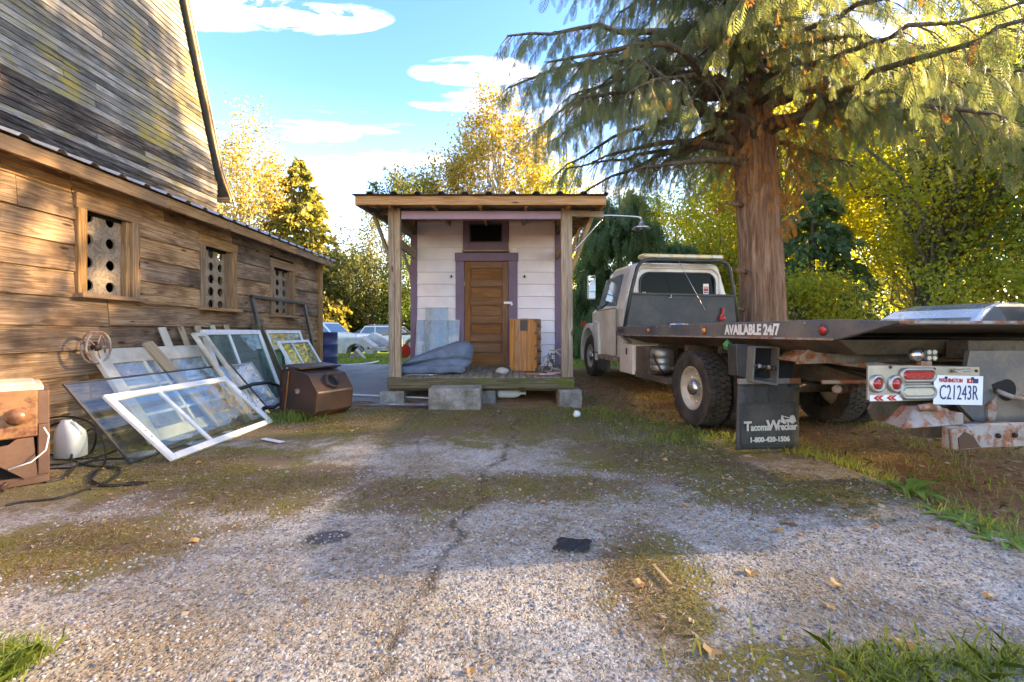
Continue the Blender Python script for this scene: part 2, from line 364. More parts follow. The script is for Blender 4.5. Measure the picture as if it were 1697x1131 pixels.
# bark
def bark(name, d, m_, l, sc_=(6, 6, .7), bump=1., dist=.06):
    g = newmat(name); v = g.map(g.oc, sc_); n1 = g.noise(v, 1.6, 8, .62, dist=.8); n2 = g.noise(g.map(g.oc, (sc_[0]*4, sc_[1]*4, sc_[2]*2)), 2., 5, .6)
    f = g.math('MULTIPLY_ADD', n2, .35, g.math('MULTIPLY', n1, .7))
    g.set('Base Color', g.ramp(f, [(.3, d), (.5, m_), (.72, l)])); g.set('Roughness', .95); g.bump(f, bump, dist); return g.m
BARK = bark('cedar_bark', (.06,.026,.014), (.29,.15,.085), (.56,.37,.25), sc_=(9, 9, .8), bump=1., dist=.12)
BARKG = bark('grey_bark', (.04,.03,.02), (.13,.1,.07), (.26,.21,.15))
BARKP = bark('pale_bark', (.2,.17,.12), (.4,.34,.25), (.55,.48,.36), bump=.4)
# foliage
L_CEDAR = leafmat('cedar_fronds', [(.1,.135,.07), (.135,.18,.095), (.17,.22,.125), (.21,.235,.115), (.28,.25,.09)], .55, 1.1)
L_DEAD = leafmat('dry_orange_fronds', [(.3,.12,.03), (.42,.19,.05), (.5,.27,.08)], .45, 2)
L_YEL = leafmat('autumn_yellow_leaves', [(.13,.13,.03), (.25,.21,.045), (.36,.27,.06), (.42,.31,.085)], .42, .5)
L_YG = leafmat('yellow_green_leaves', [(.15,.2,.03), (.28,.32,.04), (.45,.43,.055), (.58,.47,.07)], .6, .5)
L_GRN = leafmat('green_leaves', [(.05,.09,.02), (.08,.14,.03), (.13,.2,.04), (.2,.25,.05)], .55, .8)
L_OLIVE = leafmat('olive_leaves', [(.07,.09,.035), (.11,.135,.05), (.16,.175,.065), (.3,.25,.07)], .45, .8)
L_CON = leafmat('conifer_needles', [(.07,.1,.03), (.15,.16,.04), (.28,.24,.05), (.38,.3,.07)], .4, .6)
L_WEEP = leafmat('weeping_fronds', [(.08,.14,.06), (.11,.18,.08), (.15,.23,.1), (.2,.26,.1)], .5, .9)
L_GRASS = leafmat('grass_blades', [(.1,.17,.03), (.17,.25,.045), (.26,.32,.07), (.42,.37,.17)], .4, 2.)
L_DRY = leafmat('dry_grass', [(.17,.11,.05), (.27,.18,.08), (.36,.26,.12), (.2,.2,.05)], .3, 2.)
L_WEED = leafmat('weed_leaves', [(.12,.24,.04), (.19,.33,.07), (.28,.4,.09)], .4, 4.)
L_LITTER = leafmat('leaf_litter', [(.1,.055,.025), (.22,.13,.06), (.42,.3,.17), (.5,.4,.26), (.34,.15,.05)], .15, 9., pos_w=.2)
L_MOSS = leafmat('moss', [(.08,.075,.015), (.14,.12,.022), (.2,.16,.03), (.17,.11,.045)], .3, 3., pos_w=.6)
L_FALL = leafmat('fallen_leaf_brown', [(.42,.2,.07), (.55,.33,.13), (.6,.42,.2)], .25, 9.)
# ---------------------------------------------------------------- ground, slab, drive
g = newmat('yard_soil'); p = g.pos
sp = g.n('ShaderNodeSeparateXYZ', None, Vector=p); X_, Y_ = sp.outputs[0], sp.outputs[1]
n1 = g.noise(p, 1.3, 6, .65); n2 = g.noise(p, 30, 5, .7); n3 = g.noise(p, 6, 5, .65)
soil = g.ramp(g.math('MULTIPLY_ADD', n2, .6, g.math('MULTIPLY', n3, .4)), [(.3, (.11,.055,.027)), (.5, (.29,.155,.075)), (.7, (.46,.3,.17))])
gr = g.ramp(g.math('MULTIPLY_ADD', n2, .5, g.math('MULTIPLY', n3, .5)), [(.3, (.09,.14,.02)), (.55, (.19,.26,.045)), (.75, (.32,.36,.09))])
gm = g.math('ADD', g.ramp(g.math('MULTIPLY_ADD', n1, 3.5, g.math('MULTIPLY', Y_, 1.)), [(0, 0.), (1, 1.)]), 0.)
yb = g.ramp(g.math('DIVIDE', g.math('MULTIPLY_ADD', n1, 4., Y_), 20.), [(.62, 0.), (.76, 1.)])
pat = g.ramp(g.math('MULTIPLY_ADD', n3, .35, g.math('MULTIPLY', n1, .7)), [(.52, 0.), (.62, .75)])
moss = g.mix(g.ramp(n2, [(.4, 0.), (.6, 1.)]), (.14,.12,.026), (.24,.17,.08))
c = g.mix(pat, soil, moss)
c = g.mix(yb, c, gr)
g.set('Base Color', c); g.set('Roughness', 1.); g.set('Specular IOR Level', .1); g.bump(g.math('MULTIPLY_ADD', n2, .5, n3), .8, .05); SOIL = g.m

def sheet(name, xs, ys, zf, mat, **kw):
    V = [(x, y, zf(x, y)) for y in ys for x in xs]; n = len(xs)
    F = [(j*n+i, j*n+i+1, (j+1)*n+i+1, (j+1)*n+i) for j in range(len(ys)-1) for i in range(n-1)]
    return npmesh(name, V, F, mat, smooth=True)
def spread(a, b, lo, hi, near, k):
    mid = list(np.arange(lo, hi+1e-6, near)); L = [lo]; 
    out = []
    t = near
    v = lo
    while v > a: t *= k; v -= t; out.append(v)
    r = []; t = near; v = hi
    while v < b: t *= k; v += t; r.append(v)
    return out[::-1]+mid+r
from mathutils import noise as mn
def lump(x, y, s=1., a=1.): return mn.noise((x*s, y*s, 3.1))*a
def ground_z(x, y):
    far = min(1, max(0, (abs(x)+abs(y)-30)/60))
    off = 0 if not (-4.4 < x < 3.2 and y < 6.6) else -.03
    rise = .05*min(1, max(0, (x-2.9)/.8))*min(1, max(0, (7-y)/2)) if y < 7 else 0
    return gz(y)+off+lump(x, y, .6, .025)+lump(x, y, 2.3, .012)+far*lump(x, y, .03, .6)
tag(sheet('ground', spread(-500, 500, -9, 12, .25, 1.25), spread(-60, 700, -2, 16, .25, 1.22), ground_z, SOIL), kind='structure')

# exposed-aggregate slab
g = newmat('exposed_aggregate_concrete'); p = g.pos
sp = g.n('ShaderNodeSeparateXYZ', None, Vector=p); X_, Y_ = sp.outputs[0], sp.outputs[1]
pw = g.n('ShaderNodeVectorMath', {'operation': 'ADD'}, i0=p, i1=g.n('ShaderNodeVectorMath', {'operation': 'SCALE'}, i0=g.noise(p, 40, 2, .5, 'Color'), Scale=.012).outputs[0]).outputs[0]
p2 = g.map(pw, (1, 1, 0))
pc = g.vor(p2, 74, 'Color'); pe = g.vor(p2, 74, 'Distance', 'DISTANCE_TO_EDGE'); ps = g.vor(p2, 170, 'Color')
tone = g.ramp(g.n('ShaderNodeSeparateColor', None, Color=pc).outputs[0], [(0, (.09,.09,.092)), (.25, (.19,.185,.175)), (.5, (.28,.265,.235)), (.75, (.36,.34,.3)), (.92, (.5,.48,.43)), (1, (.3,.21,.14))])
keep = g.ramp(g.n('ShaderNodeSeparateColor', None, Color=pc).outputs[1], [(.2, 0.), (.5, 1.)])
cem = g.ramp(g.noise(p, 9, 6, .7), [(.3, (.25,.235,.2)), (.7, (.46,.44,.395))])
cem = g.mix(.45, cem, g.ramp(g.n('ShaderNodeSeparateColor', None, Color=ps).outputs[0], [(0, (.12,.115,.11)), (1, (.56,.54,.49))]))
c = g.mix(g.math('MULTIPLY', keep, g.ramp(pe, [(.05, 0.), (.16, 1.)])), cem, tone)
c = g.mix(1., c, (1.36, 1.3, 1.2), 'MULTIPLY')
wash = g.noise(p, .9, 6, .65)
c = g.mix(g.ramp(wash, [(.4, .85), (.56, 0.)]), c, g.mix(1., c, (.62,.53,.4), 'MULTIPLY'))
c = g.mix(g.ramp(g.noise(p, 14, 6, .75), [(.5, 0.), (.72, .65)]), c, (.2,.15,.095))
c = g.mix(g.ramp(g.noise(p, 1.7, 7, .7), [(.54, 0.), (.7, .5)]), c, (.58,.56,.51))
# where moss and rotten needles have settled
def blob(cx, cy, rx, ry, rot=0.):
    mp = g.n('ShaderNodeMapping', {'vector_type': 'TEXTURE'}, Vector=p, Location=(cx, cy, 0), Rotation=(0, 0, rot), Scale=(rx, ry, 50.)).outputs[0]
    return g.n('ShaderNodeTexGradient', {'gradient_type': 'SPHERICAL'}, Vector=mp).outputs['Fac']
acc = g.math('MULTIPLY', g.ramp(g.math('DIVIDE', Y_, 10.), [(.40, 0.), (.54, 1.)]), .85)
for b_ in [(-2.7,3.6,1.5,1.0,.5), (-1.75,3.2,1.0,.7,.3), (-.55,3.05,.9,.5,0), (.35,3.2,.8,.45,0), (1.35,4.0,1.3,1.0,.2), (.62,2.05,.32,.75,-.15), (-2.2,2.3,.9,.6,.4), (1.9,3.2,1.0,.7,0), (-3.4,5.2,.8,2.2,0), (.9,1.45,.5,.2,0.1), (-1.9,5.2,1.2,.6,0)]:
    acc = g.math('MAXIMUM', acc, blob(*b_))
mn_ = g.noise(p, 3.1, 8, .72); mf = g.noise(p, 45, 4, .7)
mv = g.math('ADD', g.math('MULTIPLY', acc, .5), g.math('ADD', g.math('MULTIPLY', g.noise(p, 1.1, 4, .6), .45), g.math('MULTIPLY_ADD', mn_, .75, g.math('MULTIPLY', mf, .4))))
mm = g.ramp(mv, [(.86, 0.), (1.16, .95)])
mossc = g.mix(g.ramp(g.noise(p, 1.5, 4, .6), [(.42, 0.), (.58, 1.)]), g.mix(mf, (.1,.068,.036), (.3,.2,.11)), g.mix(mf, (.085,.08,.016), (.28,.23,.045)))
c = g.mix(mm, c, mossc)
# long meandering crack and two branches
def crack(ax, bx, wob, wd):
    xx = g.math('MULTIPLY_ADD', g.noise(g.map(p, (0, 1, 0)), 1.6, 5, .65), wob, g.math('MULTIPLY_ADD', Y_, bx, ax-wob*.5))
    return g.ramp(g.math('ABSOLUTE', g.math('SUBTRACT', X_, xx)), [(0, 1.), (wd, .75), (wd*3, 0.)])
ck = g.math('MAXIMUM', crack(-.62, .13, .55, .014), g.math('MULTIPLY', crack(-.2, -.16, .5, .008), .5))
ck = g.math('MULTIPLY', ck, g.ramp(g.noise(p, 4, 3, .6), [(.38, 0.2), (.55, .95)]))
c = g.mix(ck, c, (.1,.075,.04))
c = g.mix(g.ramp(blob(-.98, 2.42, .15, .1, .2), [(.1, 0.), (.3, .8)]), c, (.045,.045,.05))
g.set('Base Color', c); g.set('Roughness', .92); g.set('Specular IOR Level', .3)
h = g.math('ADD', g.math('MULTIPLY', g.ramp(pe, [(0, 0.), (.3, 1.)]), keep), g.math('MULTIPLY', g.math('MULTIPLY', mm, mf), 2.2))
g.bump(g.math('SUBTRACT', h, ck), .8, .008); SLABM = g.m
def slab_z(x, y): return gz(y)*.9+.012+lump(x, y, .5, .008)
def edge(y): return 2.72+.14*mn.noise((y*1.3, 0, 5))+.05*mn.noise((y*6, 2, 5))-max(0, (y-4.1))*.75
ys = list(np.arange(-3, 6.3, .1)); V = []; F = []; nx = 60
for y in ys:
    e = edge(y) if y > 1.55 else edge(1.55)-(1.55-y)*1.5
    e = max(e, .2)
    for i in range(nx+1):
        x = -4.3+(e+4.3)*i/nx; V.append((x, y, slab_z(x, y)-(.03 if i == nx else 0)))
for j in range(len(ys)-1):
    for i in range(nx): a = j*(nx+1)+i; F.append((a, a+1, a+nx+2, a+nx+1))
tag(npmesh('concrete_slab', V, F, SLABM, smooth=True), kind='structure')
def slab_in(x, y): return -4.2 < x < (max(.2, edge(y) if y > 1.55 else edge(1.55)-(1.55-y)*1.5)) and y < 6.2
# old grey drive beside the hut
g = newmat('worn_grey_asphalt'); p = g.pos
n1 = g.noise(p, 60, 4, .7); n2 = g.noise(p, 1.2, 6, .65)
c = g.ramp(n1, [(.3, (.16,.15,.14)), (.55, (.31,.29,.26)), (.75, (.5,.48,.44))])
c = g.mix(g.ramp(n2, [(.5, 0.), (.68, .75)]), c, (.11,.08,.045)); g.set('Base Color', c); g.set('Roughness', .95); g.bump(n1, .6, .02)
V = []; F = []; ys = list(np.arange(6.5, 12.4, .15))
for y in ys:
    for i in range(41):
        x0 = -9+.3*mn.noise((y, 1, 0)); x1 = -1.2+.25*mn.noise((y*2, 4, 0)); x = x0+(x1-x0)*i/40
        ye = y+(.25*mn.noise((x*.7, 9, 1)) if y == ys[-1] else 0)+(.5*mn.noise((x*1.5, 7, 1)) if y < 7 else 0)*(7-y)*2
        V.append((x, ye, gz(y)+.03+lump(x, y, .6, .02)+lump(x, y, 2.3, .01)-(.045 if y <= ys[1] else 0)))
for j in range(len(ys)-1):
    for i in range(40): a = j*41+i; F.append((a, a+1, a+42, a+41))
tag(npmesh('asphalt_drive', V, F, g.m, smooth=True), kind='structure')
# ---------------------------------------------------------------- lean-to (long low board wall on the left)
XW = -4.2
lt = thing('lean_to_building', 'long low brown plank building with three drilled vent windows under a metal eave', 'building', (XW, 3.0, 0))
LO = Vector((XW, 3.0, 0))
def ltp(v): return Vector(v)-LO
rows = [2.43, 2.18, 1.93, 1.68, 1.43, 1.17, .93, .69, .45, .21]
wins = [(4.46, 4.84, 1.47, 2.29), (6.18, 6.68, 1.43, 2.265), (7.94, 8.54, 1.40, 2.23)]
YE = 9.75; YS = -1.5
def board(y0, y1, zt, zb, out=0.):
    wv = lambda: random.uniform(-.006, .006)
    j = out+random.uniform(0, .006)
    a = Vector((XW+.022+j, y0, (zt+zb)/2+wv())); b = Vector((XW+.022+j+random.uniform(-.004, .004), y1, (zt+zb)/2+wv()))
    tilt = -.085
    plank('wall_board', ltp(a), ltp(b), zt-zb+.022, .026, W_BARN, lt, up=(tilt, 0, 1), bevel=.003)
random.seed(11)
def run(y0, y1, zt, zb, seg=(1.4, 3.2), out=0.):
    y = y0
    while y < y1-.05:
        L = random.uniform(*seg); e = min(y1, y+L)
        if y1-e < .35: e = y1
        board(y+.003, e-.003, zt, zb, out); y = e
run(YS, YE, 2.60, 2.43, (1.0, 1.6))
spans = [(YS, 4.34), (5.06, 6.05), (6.84, 7.82), (8.68, YE)]
for i in range(4):
    for s_ in spans: run(s_[0], s_[1], rows[i], rows[i+1], (1.5, 3.2), .012 if s_ in spans[1:] else 0)
for i in range(4, 9): run(YS, YE, rows[i], rows[i+1], (1.6, 3.6))
run(YS, YE, .21, -.02, (2, 4))
# strips of board over and under each window
for (a, b, z0, z1) in wins:
    i0 = spans[[k for k in range(4) if spans[k][1] < a][-1]][1]; i1 = [s_[0] for s_ in spans if s_[0] > b][0]
    plank('window_head', ltp((XW+.05, i0-.02, z1+.07)), ltp((XW+.05, i1+.02, z1+.07)), .145, .04, W_BARN2, lt)
    plank('window_sill', ltp((XW+.075, i0-.03, z0-.022)), ltp((XW+.075, i1+.03, z0-.022)), .042, .13, W_BARN2, lt)
    plank('window_jamb', ltp((XW+.045, i0+.045, z0)), ltp((XW+.045, i0+.045, z1)), .09, .05, W_BARN2, lt, up=(0,1,0))
    plank('window_jamb', ltp((XW+.045, i1-.05, z0)), ltp((XW+.045, i1-.05, z1)), .1, .05, W_BARN2, lt, up=(0,1,0))
    plank('window_reveal', ltp((XW-.03, i1-.125, z0)), ltp((XW-.03, i1-.125, z1)), .05, .14, W_BARN2, lt, up=(0,1,0))
# drilled plywood panels
def drilled(y0, y1, z0, z1, nc, nr, rad, x):
    bm = bmesh.new()
    cy = (y1-y0)/nc; cz = (z1-z0)/nr; N = 16
    V = []; F = []
    for th in (0, -.018):
        for i in range(nc):
            for j in range(nr):
                oy, oz = y0+(i+.5)*cy, z0+(j+.5)*cz
                rr = rad*random.uniform(.93, 1.05); b0 = len(V)
                for k in range(N):
                    a = 2*math.pi*k/N; c, s_ = math.cos(a), math.sin(a)
                    m = 1/max(abs(c), abs(s_))
                    V.append((x+th, oy+c*m*cy/2, oz+s_*m*cz/2)); V.append((x+th, oy+c*rr, oz+s_*rr))
                for k in range(N):
                    q = (k+1) % N; F.append((b0+2*k, b0+2*q, b0+2*q+1, b0+2*k+1))
    n = nc*nr*2*N
    for c_ in range(nc*nr):
        b0 = c_*2*N
        for k in range(N):
            q = (k+1) % N; F.append((b0+2*k+1, b0+2*q+1, n+b0+2*q+1, n+b0+2*k+1))
    me = MB().add([ltp(v) for v in V], F).mesh('drilled_panel'); return link('drilled_panel', me, PLY, lt)
drilled(4.40, 4.91, 1.45, 2.36, 2, 4, .056, XW-.02)
drilled(6.10, 6.70, 1.40, 2.28, 3, 5, .062, XW-.03)
drilled(7.86, 8.56, 1.37, 2.25, 3, 5, .062, XW-.03)
# corner post, sheathing, end wall, roof
plank('corner_post', ltp((XW+.05, YE+.04, .05)), ltp((XW+.05, YE+.04, 2.56)), .12, .12, W_BARN2, lt, up=(0,1,0))
m = MB()
ins = XW-.1
for y0, y1, z0, z1 in [(YS, 4.40, 0, 2.6), (4.97, 6.10, 0, 2.6), (6.70, 7.86, 0, 2.6), (8.56, YE, 0, 2.6)]+[(a-.06, b+(.13 if a < 5 else .02), 0, c_) for a, b, c_, d in wins]+[(a-.06, b+(.13 if a < 5 else .02), d+.02, 2.6) for a, b, c_, d in wins]:
    m.box(XW-.09, XW-.012, y0, y1, z0-.05, z1)
m.v = [tuple(ltp(v)) for v in m.v]; m.obj('sheathing', DARKV, lt)
for k in range(10):
    zt = 2.6-k*.25; plank('end_board', ltp((XW-.02, YE+.06, zt-.13)), ltp((-6.5, YE+.06, zt-.13)), .262, .026, W_BARN, lt, up=(0,-.08,1))
tan = .362
def roofz(x): return 2.655+(-3.92-x)*tan
def corr(y0, y1, xa, xb, zf, pitch, amp, th=.004, parent=None, o=(0,0,0), along='y', name='roof_sheet', mat=None):
    """box-rib roofing: sheet rising along x, ribs running down the slope"""
    prof = []; y = y0
    while y < y1:
        for dy, dz in ((0, 0), (pitch*.62, 0), (pitch*.7, amp), (pitch*.88, amp), (pitch*.96, 0)):
            if y+dy < y1: prof.append((y+dy, dz))
        y += pitch
    prof.append((y1, 0)); V = []; F = []; n = len(prof)
    for x in (xa, xb):
        for yy, dz in prof:
            V.append((x, yy, zf(x)+dz) if along == 'y' else (yy, x, zf(x)+dz))
    for i in range(n-1): F.append((i, i+1, n+i+1, n+i))
    V = [tuple(Vector(v)-Vector(o)) for v in V]
    ob = link(name, MB().add(V, F).mesh(name), mat, parent)
    s_ = ob.modifiers.new('thick', 'SOLIDIFY'); s_.thickness = th; s_.offset = 0
    return ob
y = YS
while y < 9.9:
    y2 = min(10.05, y+.92); corr(y, y2+.02, -3.9, -6.6, lambda x: roofz(x), .305, .03, parent=lt, o=LO, mat=ROOFL); y = y2
    if y >= 10.04: break
y = YS
for y2 in (2.1, 5.2, 8.3, 10.02):
    plank('fascia_board', ltp((-3.955, y+.002, 2.575)), ltp((-3.955, y2-.002, 2.575)), .125, .035, W_BARN2, lt); y = y2
plank('fascia_board', ltp((-3.975, 10.04, 2.575)), ltp((-6.5, 10.04, 2.575+2.525*tan)), .125, .035, W_BARN2, lt)
for y in np.arange(YS+.3, 10, .61):
    plank('rafter', ltp((-3.98, y, 2.585)), ltp((-6.5, y, 2.585+2.52*tan)), .09, .045, W_FRESH, lt)
MB().box(XW-.0-LO.x-2.3, XW-LO.x-.0, YS-3.0, YS-3.0+.05, -.05, 2.6).obj('end_wall', W_BARN, lt)

# ---------------------------------------------------------------- gambrel barn behind
XB = -6.55
bn = thing('gambrel_barn', 'tall weathered grey barn gable with lichen streaked clapboards and steep roof edge', 'barn', (XB, 4.0, 0))
BO = Vector((XB, 4.0, 0)); bp = lambda v: Vector(v)-BO
# right-hand roof edge of the gable: steep gambrel slope with a flared foot
def rake(z):
    if z < 4.45: return 10.08
    return 10.0-(z-4.5)*.345
random.seed(5); z = 3.3; k = 0
while z < 9.3:
    pitch = .098
    y1 = rake(z); y = -3.0
    cuts = [y]; 
    while cuts[-1] < y1: cuts.append(cuts[-1]+random.uniform(3.2, 6.2))
    cuts[-1] = y1
    if len(cuts) > 2 and cuts[-1]-cuts[-2] < .6: del cuts[-2]
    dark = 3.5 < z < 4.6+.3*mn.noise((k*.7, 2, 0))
    for i in range(len(cuts)-1):
        a, b = cuts[i]+.003, cuts[i+1]-.003
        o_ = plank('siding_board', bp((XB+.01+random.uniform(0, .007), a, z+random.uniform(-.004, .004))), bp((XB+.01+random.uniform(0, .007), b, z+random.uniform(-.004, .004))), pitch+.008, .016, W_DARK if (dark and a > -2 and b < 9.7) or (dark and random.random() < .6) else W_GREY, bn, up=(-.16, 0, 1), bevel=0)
    z += pitch; k += 1
MB().add([bp(q) for q in [(XB-.03,-3,0),(XB-.03,10.05,0),(XB-.03,10.05,4.45),(XB-.03,rake(9.3),9.3),(XB-.03,-3,9.3),
   (XB-.2,-3,0),(XB-.2,10.05,0),(XB-.2,10.05,4.45),(XB-.2,rake(9.3),9.3),(XB-.2,-3,9.3)]], [(0,1,2,3,4),(9,8,7,6,5),(0,5,6,1),(1,6,7,2),(2,7,8,3),(3,8,9,4),(4,9,5,0)]).obj('gable_core', DARKV, bn)
# verge boards and roof slope
prof = [(10.42, 4.12), (10.2, 4.42), (10.02, 4.72), (rake(9.3)+.06, 9.3)]
for i in range(3):
    a, b = prof[i], prof[i+1]
    plank('verge_board', bp((XB+.13, a[0], a[1])), bp((XB+.13, b[0], b[1])), .11, .03, W_BARN, bn, up=(0,1,0))
m = MB()
for i in range(3):
    a, b = prof[i], prof[i+1]
    m.add([bp((x, y+.05, z)) for x, (y, z) in ((XB+.16, a), (XB+.16, b), (XB-9, b), (XB-9, a))], [(0,1,2,3)])
o_ = m.obj('roof_slope', ROOFM, bn); s_ = o_.modifiers.new('t', 'SOLIDIFY'); s_.thickness = .04
plank('eave_board', bp((XB+.15, 10.36, 4.1)), bp((XB-6, 10.36, 4.1)), .12, .04, W_BARN, bn)
MB().box(-9, 0, 6.03, 6.07, 0, 4.4).obj('side_wall', W_DARK, bn)
MB().box(-9.1, -9.0, -7, 6.1, 0, 9.3).obj('rear_wall', DARKV, bn)
MB().add([(-9, -7, 9.3), (0.1, -7, 9.3), (0.1, rake(9.3)-4+.1, 9.3), (-9, rake(9.3)-4+.1, 9.3)], [(0,1,2,3)]).obj('roof_top', ROOFM, bn)
# ---------------------------------------------------------------- lilac hut with porch
YF, YWL = 6.6, 8.0
hut = thing('lilac_hut', 'small lilac clapboard hut with purple trim, brown door and open front porch', 'hut', (-.45, 8.0, gz(8)))
HO = Vector((-.45, 8.0, gz(8))); hp = lambda v: Vector(v)-HO
dz0, dz1 = .443, .4995
def deckz(y): return dz0+(y-YF)/(YWL-YF)*(dz1-dz0)
# deck boards, rim
random.seed(3)
n = 27
for i in range(n):
    x = -1.74+i*(2.6/(n-1)); 
    plank('deck_board', hp((x, YF+.02+random.uniform(-.008, .008), deckz(YF)-.014)), hp((x, YWL+.02, deckz(YWL)-.014+random.uniform(-.003, .003))), .0265, .092, W_DECK, hut, up=(0,0,1))
plank('rim_joist', hp((-1.80, YF-.01, .355)), hp((.90, YF-.01, .35)), .15, .045, W_RIM, hut)
plank('rim_joist', hp((-1.80, YF+.1, .262)), hp((.86, YF+.1, .262)), .05, .09, W_RIM, hut)
plank('side_joist', hp((-1.775, YF+.02, .36)), hp((-1.775, 11.2, .42)), .15, .045, W_RIM, hut)
plank('side_joist', hp((.875, YF+.02, .36)), hp((.875, 11.2, .42)), .15, .045, W_RIM, hut)
for x in (-1.2, -.45, .3): plank('floor_joist', hp((x, YF+.05, .35)), hp((x, 11.1, .41)), .13, .045, W_RIM, hut)
# posts: two nailed timbers each
for xs in ((-1.745, -1.66), (.762, .842)):
    for i, x in enumerate(xs):
        plank('porch_post', hp((x, YF+.04+.012*i, .44)), hp((x-.01, YF+.04+.012*i, 2.90)), .083, .09, W_POST, hut, up=(1,0,0))
plank('porch_beam', hp((-1.615, YF+.05, 2.80)), hp((.715, YF+.05, 2.80)), .115, .05, PURPLE_L, hut)
plank('beam_backing', hp((-1.72, YF+.11, 2.83)), hp((.80, YF+.11, 2.83)), .12, .05, W_RIM, hut)
# roof rises gently to the back
def hz(y): return 2.99+(y-6.3)*.075
XL, XR = -2.17, 1.30
corr(XL-.03, XR+.03, 6.22, 11.5, hz, .325, .035, parent=hut, o=HO, along='x', mat=ROOFM)
plank('roof_fascia', hp((XL, 6.31, hz(6.31)-.075)), hp((XR, 6.31, hz(6.31)-.075)), .125, .04, W_FRESH, hut)
plank('barge_board', hp((XL+.01, 6.335, hz(6.33)-.08)), hp((XL+.01, 11.4, hz(11.4)-.08)), .115, .04, W_POST, hut)
plank('barge_board', hp((XR-.01, 6.335, hz(6.33)-.08)), hp((XR-.01, 11.4, hz(11.4)-.08)), .115, .04, W_FRESH, hut)
for y in (6.75, 7.35, 7.95, 8.55, 9.15, 9.75, 10.35, 10.95):
    plank('purlin', hp((XL+.04, y, hz(y)-.04)), hp((XR-.04, y, hz(y)-.04)), .07, .06, W_FRESH, hut)
for x in (-1.72, -1.1, -.45, .2, .8):
    plank('rafter', hp((x, 6.36, hz(6.36)-.115)), hp((x, 11.3, hz(11.3)-.115)), .075, .045, W_FRESH, hut)
# side plates, girts, knee braces
for x in (-1.70, .80):
    plank('side_plate', hp((x, YF+.14, 2.80)), hp((x, YWL, 2.86)), .12, .06, W_RIM, hut)
    plank('side_girt', hp((x, YF+.09, 2.44)), hp((x, YWL, 2.44)), .13, .05, W_POST, hut)
for y in (6.95, 8.2, 9.6):
    plank('knee_brace', hp((.90, y, 2.02)), hp((1.24, y, hz(y)-.12)), .12, .06, W_FRESH, hut, up=(0,1,0))
    plank('knee_brace', hp((-1.80, y, 2.05)), hp((-2.12, y, hz(y)-.12)), .08, .045, W_POST, hut, up=(0,1,0))
plank('lamp_arm', hp((.85, YF+.02, 2.82)), hp((1.33, YF+.02, 2.80)), .085, .045, W_POST, hut)
# front wall: courses of lapped siding either side of the door
ztop = 3.12
zs = [3.0-.212*i for i in range(12)]; zs = [ztop]+[z for z in zs if z > .6]+[.49]
def course(x0, x1, zt, zb):
    plank('siding_board', hp((x0, YWL+.012, (zt+zb)/2)), hp((x1, YWL+.012, (zt+zb)/2)), zt-zb+.012, .018, LILAC, hut, up=(0,.12,1), bevel=.002)
for i in range(len(zs)-1):
    zt, zb = zs[i], zs[i+1]
    if zb > 2.5: l, r = -.86, -.056
    elif zt < 2.48: l, r = -.985, .093
    else: l, r = -.985, .093
    if 2.48 < zt and zb < 2.53: l, r = -.985, .093
    course(-1.668, l-.002, zt, zb); course(r+.002, .755, zt, zb)
m = MB().box(-1.74-HO.x, -.85-HO.x, .06, .14, .25, 2.95).box(-.05-HO.x, .84-HO.x, .06, .14, .25, 2.95).box(-.85-HO.x, -.05-HO.x, .06, .14, 2.30, 2.44)
m.obj('wall_core', DARKV, hut)
plank('corner_board', hp((-1.724, YWL-.005, .42)), hp((-1.724, YWL-.005, 3.12)), .115, .03, PURPLE, hut, up=(1,0,0))
plank('corner_board', hp((.815, YWL-.005, .42)), hp((.815, YWL-.005, 3.12)), .125, .03, PURPLE, hut, up=(1,0,0))
# side and rear walls
for x in (-1.76, .86):
    for i in range(len(zs)-1):
        zt, zb = zs[i], zs[i+1]
        plank('side_siding_board', hp((x, YWL+.04, (zt+zb)/2)), hp((x, 11.2, (zt+zb)/2)), zt-zb+.012, .018, LILAC, hut, up=(-.075 if x > 0 else .075, 0, 1), bevel=0)
MB().box(-1.74-HO.x, .84-HO.x, 3.18, 3.22, .2, 3.05).obj('rear_wall', LILAC, hut)
# door and trim
for x0, x1 in ((-.987, -.835), (-.062, .095)):
    plank('door_casing', hp(((x0+x1)/2, YWL-.012, .475)), hp(((x0+x1)/2, YWL-.012, 2.335)), x1-x0, .04, PURPLE, hut, up=(1,0,0))
plank('door_casing', hp((-1.0, YWL-.016, 2.41)), hp((.108, YWL-.016, 2.41)), .145, .045, PURPLE, hut)
dx0, dx1, d0, d1 = -.832, -.066, .502, 2.332
door = MB().box(dx0+.002-HO.x, dx1-.002-HO.x, .034, .045, d0-HO.z, d1-HO.z).obj('door', W_DOOR, hut)
sx = .1
for x in (dx0+sx/2, dx1-sx/2): plank('door_stile', hp((x, YWL+.008, d0)), hp((x, YWL+.008, d1)), sx, .028, W_DOOR, door, up=(1,0,0))
rz_ = [d0+.13, d0+.13+.245+.11]
zz = d0; hs = [.21, .11, .11, .11, .11, .12]; ph = (d1-d0-sum(hs))/5
for i, h_ in enumerate(hs):
    plank('door_rail', hp((dx0+sx+.001, YWL+.0085, zz+h_/2)), hp((dx1-sx-.001, YWL+.0085, zz+h_/2)), h_, .027, W_DOOR, door); zz += h_
    if i < 5:
        plank('door_panel', hp((dx0+sx+.025, YWL+.027, zz+ph/2)), hp((dx1-sx-.025, YWL+.027, zz+ph/2)), ph-.05, .016, W_DOOR, door, bevel=.006); zz += ph
for z in (.75, 1.9): MB().box(dx0-.012-HO.x, dx0+.012-HO.x, -.04, -.033, z-HO.z, z+.09-HO.z).obj('hinge', RUSTBAR, hut)
